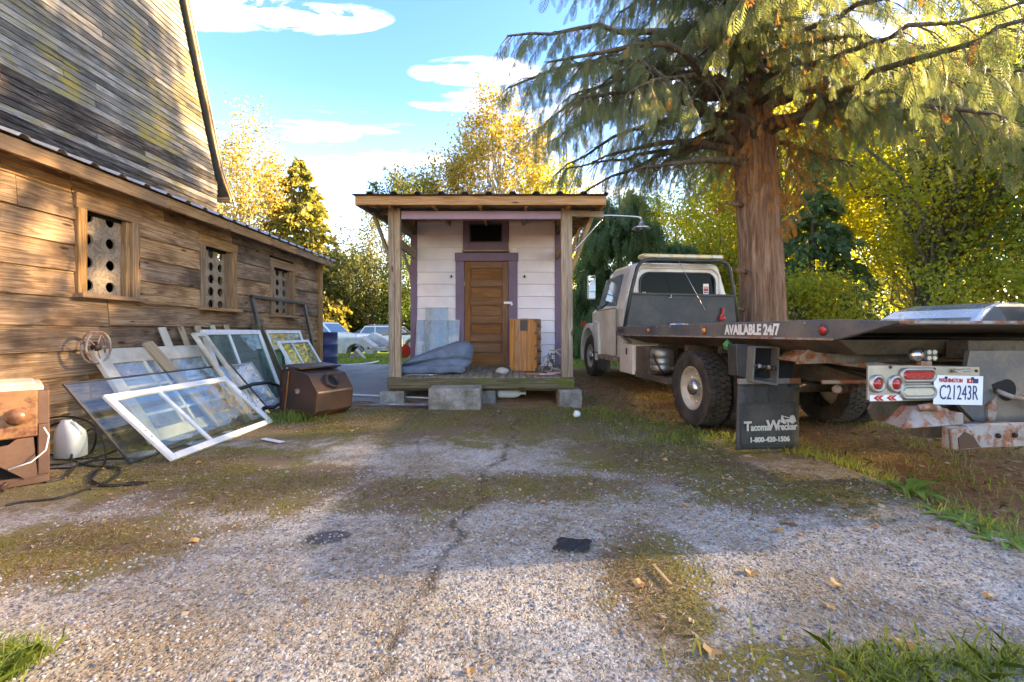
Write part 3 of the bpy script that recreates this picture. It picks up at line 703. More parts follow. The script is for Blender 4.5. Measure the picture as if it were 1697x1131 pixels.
MB().box(-.145-HO.x, .005-HO.x, -.045, -.012, 1.585-HO.z, 1.625-HO.z).box(-.02-HO.x, .01-HO.x, -.05, -.02, 1.555-HO.z, 1.60-HO.z).obj('hasp', PLASTIC, hut, bevel=.004)
# transom window
t0, t1, u0, u1 = -.858, -.058, 2.535, 3.10
for a, b, w_, up in (((t0+.055, u0), (t0+.055, u1), .11, (1,0,0)), ((t1-.055, u0), (t1-.055, u1), .11, (1,0,0)), ((t0+.11, u1-.05), (t1-.11, u1-.05), .1, (0,0,1)), ((t0+.11, u0+.065), (t1-.11, u0+.065), .13, (0,0,1))):
    plank('transom_frame', hp((a[0], YWL-.01, a[1])), hp((b[0], YWL-.01, b[1])), w_, .045, PURPLE, hut, up=up)
tp = MB().box(t0+.11-HO.x, t1-.11-HO.x, .025, .032, u0+.13-HO.z, u1-.1-HO.z).obj('transom_pane', CARGLASS, hut)
for q in ((t0+.122, u0+.13, t0+.122, u1-.1), (t1-.122, u0+.13, t1-.122, u1-.1)): plank('sash', hp((q[0], YWL+.012, q[1])), hp((q[2], YWL+.012, q[3])), .024, .02, BLACK, hut, up=(1,0,0), bevel=0)
for z in (u0+.142, u1-.112): plank('sash', hp((t0+.135, YWL+.012, z)), hp((t1-.135, YWL+.012, z)), .024, .02, BLACK, hut, bevel=0)
course(-.985, -.862, 2.576, 2.485); course(-.055, .093, 2.576, 2.485)
plank('transom_sill', hp((t0-.01, YWL-.03, 2.515)), hp((t1+.01, YWL-.03, 2.515)), .03, .07, W_POST, hut)
for x in (-1.06, .22): MB().lathe([(0, -.03), (.012, -.03), (.012, 0)], (x-HO.x, -.012, 2.08-HO.z), 'y', 8).lathe([(0, -.045), (.02, -.04), (.02, -.03), (0, -.028)], (x-HO.x, -.012, 2.06-HO.z), 'y', 8).obj('coat_hook', RUST, hut)
# gooseneck lamp
lp = thing('porch_lamp', 'old dish lamp on a steel pipe arm at the hut roof corner', 'lamp', (1.35, 6.62, 2.7))
m = MB().tube([(-.42, 0, .08), (.1, .0, .09), (.42, 0, .075), (.52, 0, .06), (.53, 0, .0)], .016, 8); m.obj('pipe_arm', STEEL, lp)
MB().tube([(-.45, 0, -.42), (-.42, 0, -.39), (-.02, 0, .06)], .011, 7).obj('stay_rod', STEEL, lp)
MB().lathe([(.02, .0), (.028, -.03), (.05, -.055), (.1, -.075), (.135, -.1), (.13, -.102), (.09, -.082), (.03, -.065), (0, -.06)], (.53, 0, 0), 'z', 24).obj('lamp_shade', STEEL, lp)
MB().lathe([(0, -.06), (.025, -.07), (.03, -.095), (0, -.115)], (.53, 0, 0), 'z', 12).obj('bulb', CLEARL, lp)
# concrete blocks under the porch
def blk(label, x0, x1, y0, y1, z0, z1, rz=0, seed=1):
    cx, cy = (x0+x1)/2, (y0+y1)/2; bm = bmesh.new(); bmesh.ops.create_cube(bm, size=1)
    bmesh.ops.subdivide_edges(bm, edges=bm.edges, cuts=6, use_grid_fill=True)
    for v in bm.verts:
        co = Vector((v.co.x*(x1-x0), v.co.y*(y1-y0), (v.co.z+.5)*(z1-z0)))
        nn = mn.noise_vector((co+Vector((seed*3.1, 0, 0)))*9)*.012+mn.noise_vector((co+Vector((seed*5.1, 0, 0)))*30)*.005
        v.co = co+nn
    me = bpy.data.meshes.new('concrete_block'); bm.to_mesh(me); bm.free()
    o = link('concrete_block', me, BLOCK); o.location = (cx, cy, z0); o.rotation_euler = (0, 0, rz); bev(o, .006)
    return tag(o, label, 'block')
gb = gz(6.6)
blk('grey concrete block under the left front corner of the porch', -1.93, -1.58, 6.62, 6.95, gb-.04, .235, .03, 1)
blk('big rough concrete block serving as step before the hut door', -1.13, -.43, 6.12, 6.52, gz(6.2)-.03, .335, .02, 2)
blk('small concrete block under the porch just right of the step block', -.47, -.24, 6.66, 6.95, gb-.04, .235, -.05, 3)
blk('pale concrete block under the right front corner of the porch', .66, .99, 6.45, 6.8, gb-.04, .27, .06, 4)
for x, y, s_ in ((-1.7, 10.9, 5), (.8, 10.9, 6)): blk('concrete block under the %s rear corner of the hut' % ('left' if x < 0 else 'right'), x-.15, x+.15, y-.15, y+.15, gz(10.9)-.05, .29, 0, s_)

# ---- things on the porch
dk = lambda y: deckz(y)
# folded blue pad
random.seed(2)
def pad():
    # thick folded slab: low and flat at the left, doubled over into a fat roll at the right
    V = []; F = []; NU, NV = 34, 40
    for i in range(NU):
        t = i/(NU-1)
        hgt = .12+.31*min(1, t/.75)**.95; dep = .27+.05*t
        e = 1-.4*max(0, (.1-t)/.1)**2-.45*max(0, (t-.86)/.14)**2.2
        for k in range(NV):
            a = 2*math.pi*k/NV; c, s_ = math.cos(a), math.sin(a); q = (abs(c)**5+abs(s_)**5)**(-1/5)
            y = dep*c*q*e; z = hgt*.5*s_*q*e
            y += .06*(.5+z/hgt)*t
            g_ = math.exp(-((z+hgt*.13-.03*math.sin(t*4))/.022)**2) if c < 0 else 0
            y += g_*.11*(1-.3*t)                       # the dark fold line along the front
            y += .03*mn.noise((t*5, a*1.3, 2))+.014*mn.noise((t*16, a*4, 2)); z += .018*mn.noise((t*6, a*1.5, 8))+.02*abs(mn.noise((t*9+a, a*3, 8)))
            V.append((-.56+1.06*t+(.07*(.5+z/hgt))*t, y, max(.004, hgt*.5+z)))
    for i in range(NU-1):
        for k in range(NV): F.append((i*NV+k, i*NV+(k+1) % NV, (i+1)*NV+(k+1) % NV, (i+1)*NV+k))
    F.append(tuple(range(NV))); F.append(tuple((NU-1)*NV+k for k in range(NV)))
    return MB().add(V, F, True)
pd = thing('rolled_pad', 'thick folded blue woven pad lying on the porch by the door', 'pad', (-1.15, 7.12, dk(7.12)), R(10))
o_ = pad().obj('pad_roll', DENIM, pd); o_.modifiers.new('s', 'SUBSURF').render_levels = 1
# lower layer of the folded pad, showing below and before the roll
V = []; F = []; NU, NV = 22, 24
for i in range(NU):
    t = i/(NU-1); e = 1-.3*max(0, (.1-t)/.1)**2-.3*max(0, (t-.9)/.1)**2
    for k in range(NV):
        a = 2*math.pi*k/NV; c, s_ = math.cos(a), math.sin(a); q = (abs(c)**6+abs(s_)**6)**(-1/6)
        V.append((-.60+1.0*t, -.03+.30*c*q*e+.02*mn.noise((t*4, a, 5)), max(.003, .062+.062*s_*q*e+.012*mn.noise((t*7, a*2, 1)))))
for i in range(NU-1):
    for k in range(NV): F.append((i*NV+k, i*NV+(k+1) % NV, (i+1)*NV+(k+1) % NV, (i+1)*NV+k))
F.append(tuple(range(NV))); F.append(tuple((NU-1)*NV+k for k in range(NV)))
MB().add(V, F, True).obj('lower_fold', DENIM, pd)
o_.location.z = .045
# panes of glass leaning on the wall
def pane(name, label, x0, x1, yb, z0, z1, yt, mat, fr=None):
    t = thing(name, label, 'glass pane', ((x0+x1)/2, yb, z0))
    w_ = (x1-x0)/2; h_ = z1-z0
    MB().hexa([(-w_, 0, 0), (w_, 0, 0), (w_, .008, 0), (-w_, .008, 0), (-w_, yt-yb, h_), (w_, yt-yb, h_), (w_, yt-yb+.008, h_), (-w_, yt-yb+.008, h_)]).obj('glass_sheet', mat, t)
    ed = MB()
    for x in (-w_, w_): ed.bar((x, .004, 0), (x, yt-yb+.004, h_), .007, .012, (1,0,0))
    ed.bar((-w_, yt-yb+.004, h_), (w_, yt-yb+.004, h_), .007, .012)
    ed.obj('edge_strip', ALUM if fr is None else fr, t)
    return t
pane('leaning_glass', 'wide low pane of dusty glass leaning on the lilac wall', -1.66, -.92, 7.78, dk(7.78), 1.30, 7.955, GLASSD)
pane('leaning_glass', 'tall narrow streaked glass pane leaning in front of the wider one', -1.49, -1.12, 7.66, dk(7.66), 1.52, 7.90, GLASSD)
# wooden chest, drawers turned to the right
ch = thing('wooden_chest', 'orange brown plank chest with black iron straps standing on the porch', 'chest', (.22, 7.42, dk(7.4)), R(-15))
cw, cd, chh = .44, .36, .83
pl = [-.22, -.135, -.03, .06, .13, .22]
for i in range(5): plank('side_plank', ((pl[i]+pl[i+1])/2, -cd/2+.01, 0), ((pl[i]+pl[i+1])/2, -cd/2+.01, chh-.0205), pl[i+1]-pl[i]-.003, .02, W_CHEST, ch, up=(1,0,0), bevel=.002)
MB().box(-cw/2, cw/2-.03, -cd/2+.0205, cd/2, 0.0, chh-.022).obj('carcass', W_CHEST, ch)
MB().box(-cw/2-.004, cw/2+.004, -cd/2-.004, cd/2+.004, chh-.02, chh).obj('top_board', W_CHEST, ch, bevel=.003)
MB().box(-.045, .075, -cd/2-.008, -cd/2-.0045, chh-.19, chh-.021).box(-.045, .075, -cd/2-.008, cd/2, chh+.001, chh+.004).obj('iron_strap', BLACK, ch)
for i in range(4):
    z0 = .02+i*.2
    dr = MB().box(cw/2-.029, cw/2+.002, -cd/2+.022, cd/2-.01, z0, z0+.188).obj('drawer', W_CHEST, ch, bevel=.003)
    for y in (-.09, .07):
        MB().box(cw/2+.003, cw/2+.007, y-.03, y+.03, z0+.08, z0+.14).tube([(cw/2+.006, y-.025, z0+.1), (cw/2+.028, y-.02, z0+.075), (cw/2+.028, y+.02, z0+.075), (cw/2+.006, y+.025, z0+.1)], .005, 6).obj('drawer_pull', BLACK, dr)
    MB().box(cw/2-.03, cw/2+.0045, -cd/2-.004, -cd/2+.02, z0+.16, z0+.2).obj('corner_iron', BLACK, ch)
for x in (-cw/2-.005, cw/2-.02): MB().box(x, x+.026, -cd/2-.007, -cd/2+.01, 0, .05).obj('corner_iron', BLACK, ch)
# stone
def rock(name, label, loc, s, seed, mat, cat='stone'):
    bm = bmesh.new(); bmesh.ops.create_icosphere(bm, subdivisions=3, radius=1)
    for v in bm.verts:
        k = 1+.22*mn.noise(v.co*1.3+Vector((seed, 0, 0))); v.co = Vector((v.co.x*s[0]*k, v.co.y*s[1]*k, (v.co.z*k+.8)*s[2]))
    for f in bm.faces: f.smooth = True
    me = bpy.data.meshes.new(name); bm.to_mesh(me); bm.free(); o = link(name, me, mat); o.location = loc
    return tag(o, label, cat)
rock('smooth_stone', 'smooth rounded grey stone on the porch before the door', (-.15, 6.98, dk(6.98)-.005), (.1, .07, .055), 4, STONE)
# bundle of roots
rt = thing('root_bundle', 'tangle of dry twisted roots beside the wooden chest', 'roots', (.62, 7.2, dk(7.2)))
for i in range(16):
    a = random.uniform(0, 6.28); pts = []
    x, y, z = random.uniform(-.05, .04), random.uniform(-.05, .05), random.uniform(.02, .36)
    for k in range(7):
        pts.append((x, y, max(.012, z))); a += random.uniform(-.9, .9)
        x += .05*math.cos(a)+.012; y += .035*math.sin(a); z += random.uniform(-.095, .03)
    MB().tube(pts, [.012-.0012*k for k in range(7)], 6).obj('root', BARKG if i % 2 else BARKP, rt)
def slat(label, a, b, w_, t_, mat, name='wood_scrap', cat='scrap'):
    return tag(plank(name, a, b, w_, t_, mat, None), label, cat)
zd = dk(6.8)
slat('pale wood scrap lying at the foot of the chest', (.19, 6.84, zd+.012), (.42, 6.87, zd+.012), .022, .09, W_CHEST)
slat('pink painted board lying on the porch edge by the chest', (.40, 6.78, zd+.014), (.64, 6.86, zd+.014), .024, .07, PINK)
slat('second pink board lying by the right porch post', (.55, 6.95, zd+.016), (.74, 7.02, zd+.016), .024, .07, PINK)
for i in range(4): slat(['grey slat', 'white slat', 'narrow grey slat', 'longest grey slat'][i]+' lying under the blue pad by the left post', (-1.6+.03*i, 6.70+.045*i, zd+.008), (-1.22+.05*i, 6.69+.06*i, zd+.008), .012, .04, [W_DECK, W_WHITE, W_DECK, W_POST][i])
# bottle below the porch
bt = thing('plastic_bottle', 'grey plastic bottle lying in the shade under the porch', 'bottle', (.0, 6.95, gz(6.95)+.08))
MB().lathe([(0, -.2), (.065, -.2), (.072, -.18), (.072, .06), (.05, .12), (.02, .16), (.02, .2), (0, .2)], (-.02, 0, 0), 'x', 16).obj('bottle_body', PLASTIC, bt)
MB().lathe([(0, .2), (.025, .2), (.025, .23), (0, .23)], (-.02, 0, 0), 'x', 12).obj('bottle_cap', WHITE, bt)
slat('white strip of trim lying flat left of the porch', (-2.55, 6.95, gz(7)+.06), (-1.1, 6.72, gz(6.8)+.045), .02, .035, W_WHITE, 'trim_strip', 'strip')
slat('pale flat board on the moss before the left porch block', (-1.72, 6.42, gz(6.4)+.03), (-1.2, 6.38, gz(6.4)+.03), .014, .13, GLASSD, 'glass_scrap', 'scrap')
rock('pale_ball', 'small pale ball on the grass right of the hut', (.80, 5.62, gz(5.6)+.03), (.045, .045, .045), 9, PLASTIC, 'ball')
# ---------------------------------------------------------------- salvage leaning on the board wall
def leaning(name, label, cat, yA, yB, xb, zb, xt, zt, fw, ft, mat, gmat, mull=(), rails=(), botw=None, topw=None, holes=0, sidew=None):
    """rectangular sash: bottom edge at (xb, zb), top edge at (xt, zt), from depth yA to yB"""
    t = thing(name, label, cat, (xb, yA, zb))
    L = yB-yA; H = math.hypot(xt-xb, zt-zb); v = Vector(((xt-xb)/H, 0, (zt-zb)/H)); u = Vector((0,1,0)); n_ = u.cross(v)   # faces +x, up
    if n_.x < 0: n_ = -n_
    M = axes((0,0,0), u, v, n_)
    bw, tw, sw = botw or fw, topw or fw, sidew or fw
    def mem(nm, u0, u1, v0, v1, th=ft):
        o = MB().box(u0, u1, v0, v1, -th/2, th/2).obj(nm, mat, t, M, bevel=.003); return o
    mem('left_stile', 0, sw, 0, H); mem('right_stile', L-sw, L, 0, H)
    mem('bottom_rail', sw+.001, L-sw-.001, 0, bw, ft*.94); mem('top_rail', sw+.001, L-sw-.001, H-tw, H, ft*.94)
    us = [sw]+list(mull)+[L-sw]; vs = [bw]+list(rails)+[H-tw]
    for m_ in mull: mem('mullion', m_-.018, m_+.018, bw+.001, H-tw-.001, ft*.9)
    for r_ in rails: mem('glazing_bar', sw+.001, L-sw-.001, r_-.015, r_+.015, ft*.8)
    if gmat:
        for i in range(len(us)-1):
            for j in range(len(vs)-1):
                MB().box(us[i]-.004, us[i+1]+.004, vs[j]-.004, vs[j+1]+.004, -.0025, .0025).obj('pane', gmat, t, M)
    for k in range(holes):
        for s_ in (0, L-sw):
            MB().lathe([(0, ft/2+.0015), (.009, ft/2+.0015), (.009, ft/2)], (s_+sw/2, H*.35+.07*k, 0), 'z', 10).obj('bolt_hole', BLACK, t, M)
    return t
leaning('window_sash', 'white painted sash with two clear panes lying lowest against the pile', 'window', 3.80, 5.42, -2.84, .02, -3.42, .56, .062, .03, W_WHITE, GLASS, mull=(.56,), holes=4)
leaning('storm_window', 'large clear glass sheet in thin black edging behind the white sash', 'window', 3.72, 5.95, -3.12, .02, -3.68, .675, .016, .018, BLACK, GLASS)
leaning('old_door', 'old cream panelled door with peeling paint leaning behind the big glass', 'door', 4.36, 5.92, -3.46, .02, -4.05, .92, .13, .045, W_CREAM, GLASSD, mull=(.52, .68), rails=(.3, .62), topw=.17)
leaning('window_sash', 'tall white framed double window with green dusty panes', 'window', 5.75, 7.06, -3.52, .03, -3.93, 1.12, .07, .045, W_WHITE, GLASSG, mull=(.52,), sidew=.06)
leaning('window_sash', 'white window leaning inside the tall black metal frame', 'window', 7.35, 8.55, -3.62, .05, -4.0, 1.12, .06, .04, W_WHITE, GLASSG)
leaning('window_sash', 'small white two pane sash leaning behind the rusty stove', 'window', 7.12, 8.2, -3.22, .16, -3.68, .95, .05, .035, W_WHITE, GLASSG, mull=(.42,))
leaning('door_surround', 'dark brown bare door frame between the green windows', 'frame', 7.14, 7.30, -3.55, .03, -4.05, 1.2, .04, .1, W_RIM, None)
leaning('insect_screen', 'cream screen frame slanting beside the double window', 'frame', 5.48, 5.72, -3.12, .03, -3.86, 1.08, .05, .035, W_CREAM, None)
leaning('small_screen', 'small grey screen resting against the double window', 'screen', 5.62, 6.5, -3.30, .02, -3.72, .66, .022, .02, ALUM, GLASSD)
# tall black metal frame
bf = thing('steel_stand', 'tall open black metal frame leaning on the wall below the third window', 'stand', (-3.78, 7.2, .06))
for a, b, w_ in (((0, 0, 0), (-.33, 0, 1.57), .06), ((0, 1.8, 0), (-.33, 1.8, 1.57), .06), ((-.335, -.02, 1.6), (-.335, 1.82, 1.6), .045), ((0, .03, .03), (0, 1.77, .03), .045)):
    MB().bar(a, b, w_, .045, (0, 1, 0) if a[1] == b[1] else (0, 0, 1)).obj('frame_bar', BLACK, bf, bevel=.004)
# pickets
rel = ['nearest', 'second', 'middle', 'fourth', 'farthest']
for i in range(5):
    y = 5.35+.3*i
    tag(plank('leaning_picket', (-3.72-.02*i, y+.08, .03), (-4.12, y, 1.15+.012*i), .09 if i % 2 else .11, .022, W_BARE if i % 3 else W_CREAM, None, up=(0,1,0)), rel[i]+' bare wooden picket of the row leaning on the wall behind the windows', 'picket')
tag(plank('leaning_board', (-3.35, 5.25, .03), (-4.05, 5.05, .98), .15, .03, W_BARE, None, up=(0,1,0)), 'tan board slanting across the end of the old cream door', 'board')
# small wheel on the old door
wh = thing('spoked_pulley', 'small spoked pulley wheel hanging on the old door corner', 'wheel', (-3.98, 4.36, .80))
pts = [(.02, .13*math.cos(a), .15+.15*math.sin(a)) for a in np.linspace(0, 2*math.pi, 24, endpoint=False)]
MB().tube(pts, .011, 7, closed=True).obj('wheel_rim', RUSTBAR, wh)
pts = [(-.03, .13*math.cos(a), .15+.15*math.sin(a)) for a in np.linspace(0, 2*math.pi, 24, endpoint=False)]
MB().tube(pts, .008, 6, closed=True).obj('wheel_rim', RUSTBAR, wh)
MB().lathe([(0, .03), (.03, .03), (.035, .02), (.035, -.03), (0, -.03)], (0, 0, .15), 'x', 12).obj('hub', RUST, wh)
for k in range(5):
    a = k*1.2566; MB().tube([(.0, 0, .15), (.01, .13*math.cos(a), .15+.15*math.sin(a))], .006, 6).obj('spoke', RUSTBAR, wh)
# black curved bumper strip
bs = thing('bumper_strip', 'black curved rubber strip propped before the double window', 'strip', (-3.1, 5.5, .02))
pts = [P(392,660,5.6), P(397,645,5.65), P(420,637,5.75), P(447,634,5.9), P(462,640,6.0), P(466,655,6.0), P(467,668,5.98), P(455,675,5.9), P(436,677,5.85)]
MB().tube([q-Vector((-3.1, 5.5, .02)) for q in pts], .024, 8).obj('strip_body', CABLE, bs)
# rusty stove: octagonal drum on its side
stv = thing('rusty_stove', 'rust brown faceted wood stove standing on the moss edge', 'stove', (-2.52, 5.82, .01), R(-28))
oct_ = [(-.30, .0), (.16, -.0), (.34, .12), (.37, .36), (.22, .56), (-.10, .64), (-.30, .60)]
m = MB().prism(oct_, 'y', -.26, .30); m.obj('stove_body', RUST, stv, bevel=.012)
m = MB()
for i in range(len(oct_)):
    a, b = oct_[i], oct_[(i+1) % len(oct_)]
    m.bar((a[0]*1.01, -.266, a[1]), (b[0]*1.01, -.266, b[1]), .02, .014, (0,1,0))
m.obj('front_flange', RUST, stv)
plank('brass_strip', (-.22, -.275, .05), (-.13, -.275, .60), .014, .006, W_CHEST, stv, up=(1,0,0), bevel=0)
MB().lathe([(0, -.285), (.03, -.285), (.034, -.27), (.034, -.26)], (.02, 0, .36), 'y', 12).obj('front_bolt', RUSTBAR, stv)
q = Vector((.30, 0, .465)); nn = Vector((.2, 0, .15)).normalized(); M_ = axes(q-nn*.005, Vector((0,1,0)), nn.cross(Vector((0,1,0))), nn)
MB().lathe([(.08, -.02), (.08, .05), (.095, .05), (.095, -.02)], (0, 0, 0), 'z', 24).obj('flue_collar', RUST, stv, M_)
MB().lathe([(0, .004), (.081, .004)], (0, 0, 0), 'z', 24).obj('flue_opening', DARKV, stv, M_)
for x in (-.22, .08): MB().box(x, x+.06, -.22, .26, -.03, .004).obj('stove_foot', RUST, stv)
MB().box(-.31, .05, -.29, .33, .635, .655).obj('stove_lid', RUST, stv, Matrix.Rotation(R(4), 4, 'Y'))
# furnace at the left edge
fu = thing('old_furnace', 'tan and brown enamelled furnace unit with round knob at the left edge', 'furnace', (-3.56, 3.0, .02), R(48))
MB().box(-.55, .36, .02, .62, .42, .66).box(-.55, .36, 0.02, .62, .0, .06).box(.30, .362, .018, .62, .06, .42).obj('cabinet', FURND, fu, bevel=.006)
MB().box(-.52, .30, .0, .018, .34, .67).obj('front_panel', FURN, fu, bevel=.008)
MB().box(-.56, .33, .02, .60, .662, .70).box(-.5, .29, .04, .5, .70, .72).obj('top_cap', W_CREAM, fu, bevel=.006)
MB().box(-.5, .30, .1, .6, .06, .42).obj('inside', DARKV, fu)
MB().lathe([(0, -.05), (.04, -.05), (.045, -.04), (.045, -.012), (.06, -.01), (.06, .002)], (.2, .0, .49), 'y', 20).obj('round_knob', FURN, fu)
MB().prism([(-.5, .20), (.16, .30), (.20, .335), (.28, .335), (.30, .06), (.24, .05), (.1, .18), (-.5, .12)], 'y', .005, .03).obj('burner_plate', FURND, fu)
MB().lathe([(0, -.12), (.05, -.12), (.065, -.1), (.065, .05), (0, .05)], (.02, 0, .23), 'y', 18).obj('motor', FURN, fu)
MB().lathe([(0, -.128), (.03, -.128), (.03, -.118)], (.02, 0, .23), 'y', 12).obj('motor_cap', FURND, fu)
for k in range(5):
    a = k*1.2566; MB().lathe([(0, -.135), (.006, -.135), (.006, -.12)], (.02+.04*math.cos(a), 0, .23+.04*math.sin(a)), 'y', 6).obj('screw', STEEL, fu)
MB().tube([(.33, -.01, .40), (.355, -.02, .34), (.34, -.03, .24), (.27, -.03, .17), (.16, -.03, .14)], .005, 6).obj('white_wire', PLASTIC, fu)
MB().tube([(.0, -.04, .2), (.05, -.05, .1), (-.02, -.05, .03), (-.05, -.06, -.01)], .005, 6).obj('wire', ALUM, fu)
MB().tube([(.1, -.04, .16), (.12, -.05, .08), (.06, -.05, .02)], .005, 6).obj('wire', ALUM, fu)
# rusty bit
rb = thing('rusty_fitting', 'small rusty pipe fitting lying before the furnace', 'fitting', (-3.4, 3.02, .02))
for k in range(6):
    a = k*1.05; MB().tube([(0, 0, .04), (.035*math.cos(a), .035*math.sin(a), .04+.03*math.sin(a*2))], .014, 6).obj('stub', RUST, rb)
# jug
jg = thing('plastic_jug', 'white plastic jug with cut top beside the furnace', 'jug', (-3.80, 3.92, .02))
prof = []
V = []; F = []; N = 20
for z, rx, ry, ox in ((0, .085, .07, 0), (.01, .1, .082, 0), (.17, .1, .082, 0), (.22, .092, .075, -.005), (.26, .07, .06, -.02), (.295, .04, .04, -.035), (.32, .028, .028, -.04)):
    for k in range(N):
        a = 2*math.pi*k/N; c, s_ = math.cos(a), math.sin(a); e = 4
        q = (abs(c)**e+abs(s_)**e)**(-1/e); V.append((ox+rx*c*q, ry*s_*q, z))
for i in range(6):
    for k in range(N): F.append((i*N+k, i*N+(k+1) % N, (i+1)*N+(k+1) % N, (i+1)*N+k))
F.append(tuple(range(N))); MB().add(V, F, True).obj('jug_body', PLASTIC, jg)
MB().tube([(.085, 0, .19), (.075, 0, .25), (.03, 0, .29), (-.02, 0, .30)], .014, 8).obj('jug_handle', PLASTIC, jg)
# cable tangle
random.seed(21)
def curve_pts(ctrl, n_=8):
    out = []; c = [Vector(q) for q in ctrl]
    for i in range(len(c)-1):
        p0, p1, p2, p3 = c[max(i-1, 0)], c[i], c[i+1], c[min(i+2, len(c)-1)]
        for k in range(n_):
            t = k/n_; out.append(.5*((2*p1)+(p2-p0)*t+(2*p0-5*p1+4*p2-p3)*t*t+(3*p1-p0-3*p2+p3)*t**3))
    return out+[c[-1]]
cb = thing('cable_tangle', 'tangled loops of black cable on the ground beside the furnace', 'cable', (-3.3, 3.9, .02))
co = Vector((-3.3, 3.9, .02))
def gp(px, py, z=.02):
    Y = (CAM_H-z)*FPX/(py-550); return Vector(((px-849)/FPX*Y, Y, z))
loops = [
 [P(66,700,4.0), P(90,692,4.0), P(125,692,4.0), P(155,705,4.0), P(172,735,3.95), gp(175,765), gp(160,785), gp(150,800), gp(185,806), gp(215,800), gp(245,800)],
 [P(70,712,4.0), P(105,700,4.0), P(92,725,3.95), P(96,745,3.9), gp(120,762), gp(150,772), gp(200,775)],
 [gp(78,752), gp(120,760), gp(160,758), gp(190,748), gp(200,742)],
 [gp(40,790), gp(80,778), gp(120,775), gp(150,765), gp(185,750)],
 [gp(10,838), gp(40,832), gp(95,826), gp(140,812), gp(180,798), gp(200,780), gp(170,776), gp(150,790), gp(165,802), gp(200,804), gp(235,802)],
 [gp(60,772), gp(110,768), gp(150,752), P(160,720,4.0), P(150,712,4.0), P(125,735,3.95), gp(118,765)],
 [gp(75,800), gp(110,790), gp(130,770), gp(170,762), gp(210,760)]]
for l in loops: MB().tube([q-co for q in curve_pts(l, 7)], .0085, 6).obj('cable_loop', CABLE, cb)
# broken glass and scraps under the sashes
for i, (x, y, r_) in enumerate([(-3.25, 4.0, .14), (-3.05, 4.4, .12), (-3.35, 4.6, .16), (-3.0, 4.85, .1), (-2.75, 5.45, .09)]):
    k = 5; V = [(r_*random.uniform(.5, 1.2)*math.cos(a), r_*random.uniform(.5, 1.2)*math.sin(a), .004) for a in [j*6.28/k+random.uniform(-.3, .3) for j in range(k)]]
    o = MB().add(V+[(a, b, .008) for a, b, c_ in V], [tuple(range(k-1, -1, -1)), tuple(range(k, 2*k))]+[(j, (j+1) % k, k+(j+1) % k, k+j) for j in range(k)]).obj('glass_shard', GLASSD)
    o.location = (x, y, .025); tag(o, 'flat shard of broken glass on the moss under the leaning sashes', 'glass shard', 'broken glass under the sashes')
tag(plank('metal_strip', gp(437,727,.03), gp(468,733,.03), .008, .06, W_WHITE, None), 'short white metal strip lying before the white sash corner', 'strip')
# blue drum
dr = thing('blue_drum', 'dark blue steel drum standing at the corner of the plank building', 'drum', (-4.52, 11.0, gz(11)))
MB().lathe([(0, 0), (.285, 0), (.29, .01), (.29, .28), (.3, .29), (.3, .31), (.29, .32), (.29, .57), (.3, .58), (.3, .6), (.29, .61), (.29, .87), (.298, .875), (.298, .89), (.28, .89), (.28, .87), (0, .87)], (0, 0, 0), 'z', 28).obj('drum_body', BLUEB, dr)
MB().lathe([(0, .885), (.03, .885), (.03, .87)], (.15, .1, 0), 'z', 10).obj('bung', STEEL, dr)
# black rag on the slab, wood splinter
V = []; F = []; nx = 8
for i in range(nx):
    for j in range(nx):
        u, v_ = i/(nx-1), j/(nx-1); ed = .02*mn.noise((u*3, v_*3, 2)); V.append(((u-.5)*.17+ed, (v_-.5)*.12+ed+.03*(u-.5), .008+.02*abs(mn.noise((u*4, v_*4, 5)))))
for i in range(nx-1):
    for j in range(nx-1): F.append((i*nx+j, (i+1)*nx+j, (i+1)*nx+j+1, i*nx+j+1))
o = MB().add(V, F).obj('black_rag', CABLE); o.location = gp(950, 905, .02); o.rotation_euler = (0, 0, -.25); tag(o, 'small flat black scrap lying on the concrete slab', 'scrap')
o = plank('wood_splinter', gp(1083, 935, .028), gp(1112, 968, .028), .006, .016, W_BARE, None); tag(o, 'pale wood splinter lying on the concrete slab', 'splinter')
# ---------------------------------------------------------------- flatbed tow truck
tk = thing('tow_truck', 'white cab flatbed tow truck with black bed parked facing away', 'truck', (2.34, 2.75, 0), R(7.03))
BW = 2.3
# bed: side rails with tapered tail
def railpoly(): return [(4.85, 1.04), (4.85, 1.185), (.49, 1.19), (0., 1.165), (0., 1.155), (.47, 1.04)]
for nm, x0, x1 in (('left_side_rail', 0, .05), ('right_side_rail', BW-.05, BW)):
    rl = MB().prism(railpoly(), 'x', x0, x1).obj(nm, BLACKRAIL, tk, bevel=.005)
    if nm[0] == 'l': lrail = rl
MB().box(.051, BW-.051, .5, 4.84, 1.09, 1.125).obj('deck_plate', DARKFRAME, tk)
MB().hexa([(.051, .0, 1.142), (BW-.051, .0, 1.142), (BW-.051, .5, 1.09), (.051, .5, 1.09), (.051, 0, 1.158), (BW-.051, 0, 1.158), (BW-.051, .5, 1.125), (.051, .5, 1.125)]).obj('tail_plate', DARKFRAME, tk)
# sloping underside skirts and cross members
MB().hexa([(.3, .6, .93), (BW-.3, .6, .93), (BW-.3, 4.4, .93), (.3, 4.4, .93), (.055, .5, 1.04), (BW-.055, .5, 1.04), (BW-.055, 4.84, 1.04), (.055, 4.84, 1.04)]).obj('bed_underside', DARKFRAME, tk)
for i, y in enumerate((.75, 1.5, 2.25, 3.0, 3.75)): MB().box(.25, BW-.25, y, y+.08, .86, .929).obj('cross_member', DARKFRAME, tk)
plank('front_corner_plate', (.02, 4.86, 1.1), (.02, 4.34, .93), .07, .03, BLACKRAIL, tk, up=(1,0,0))
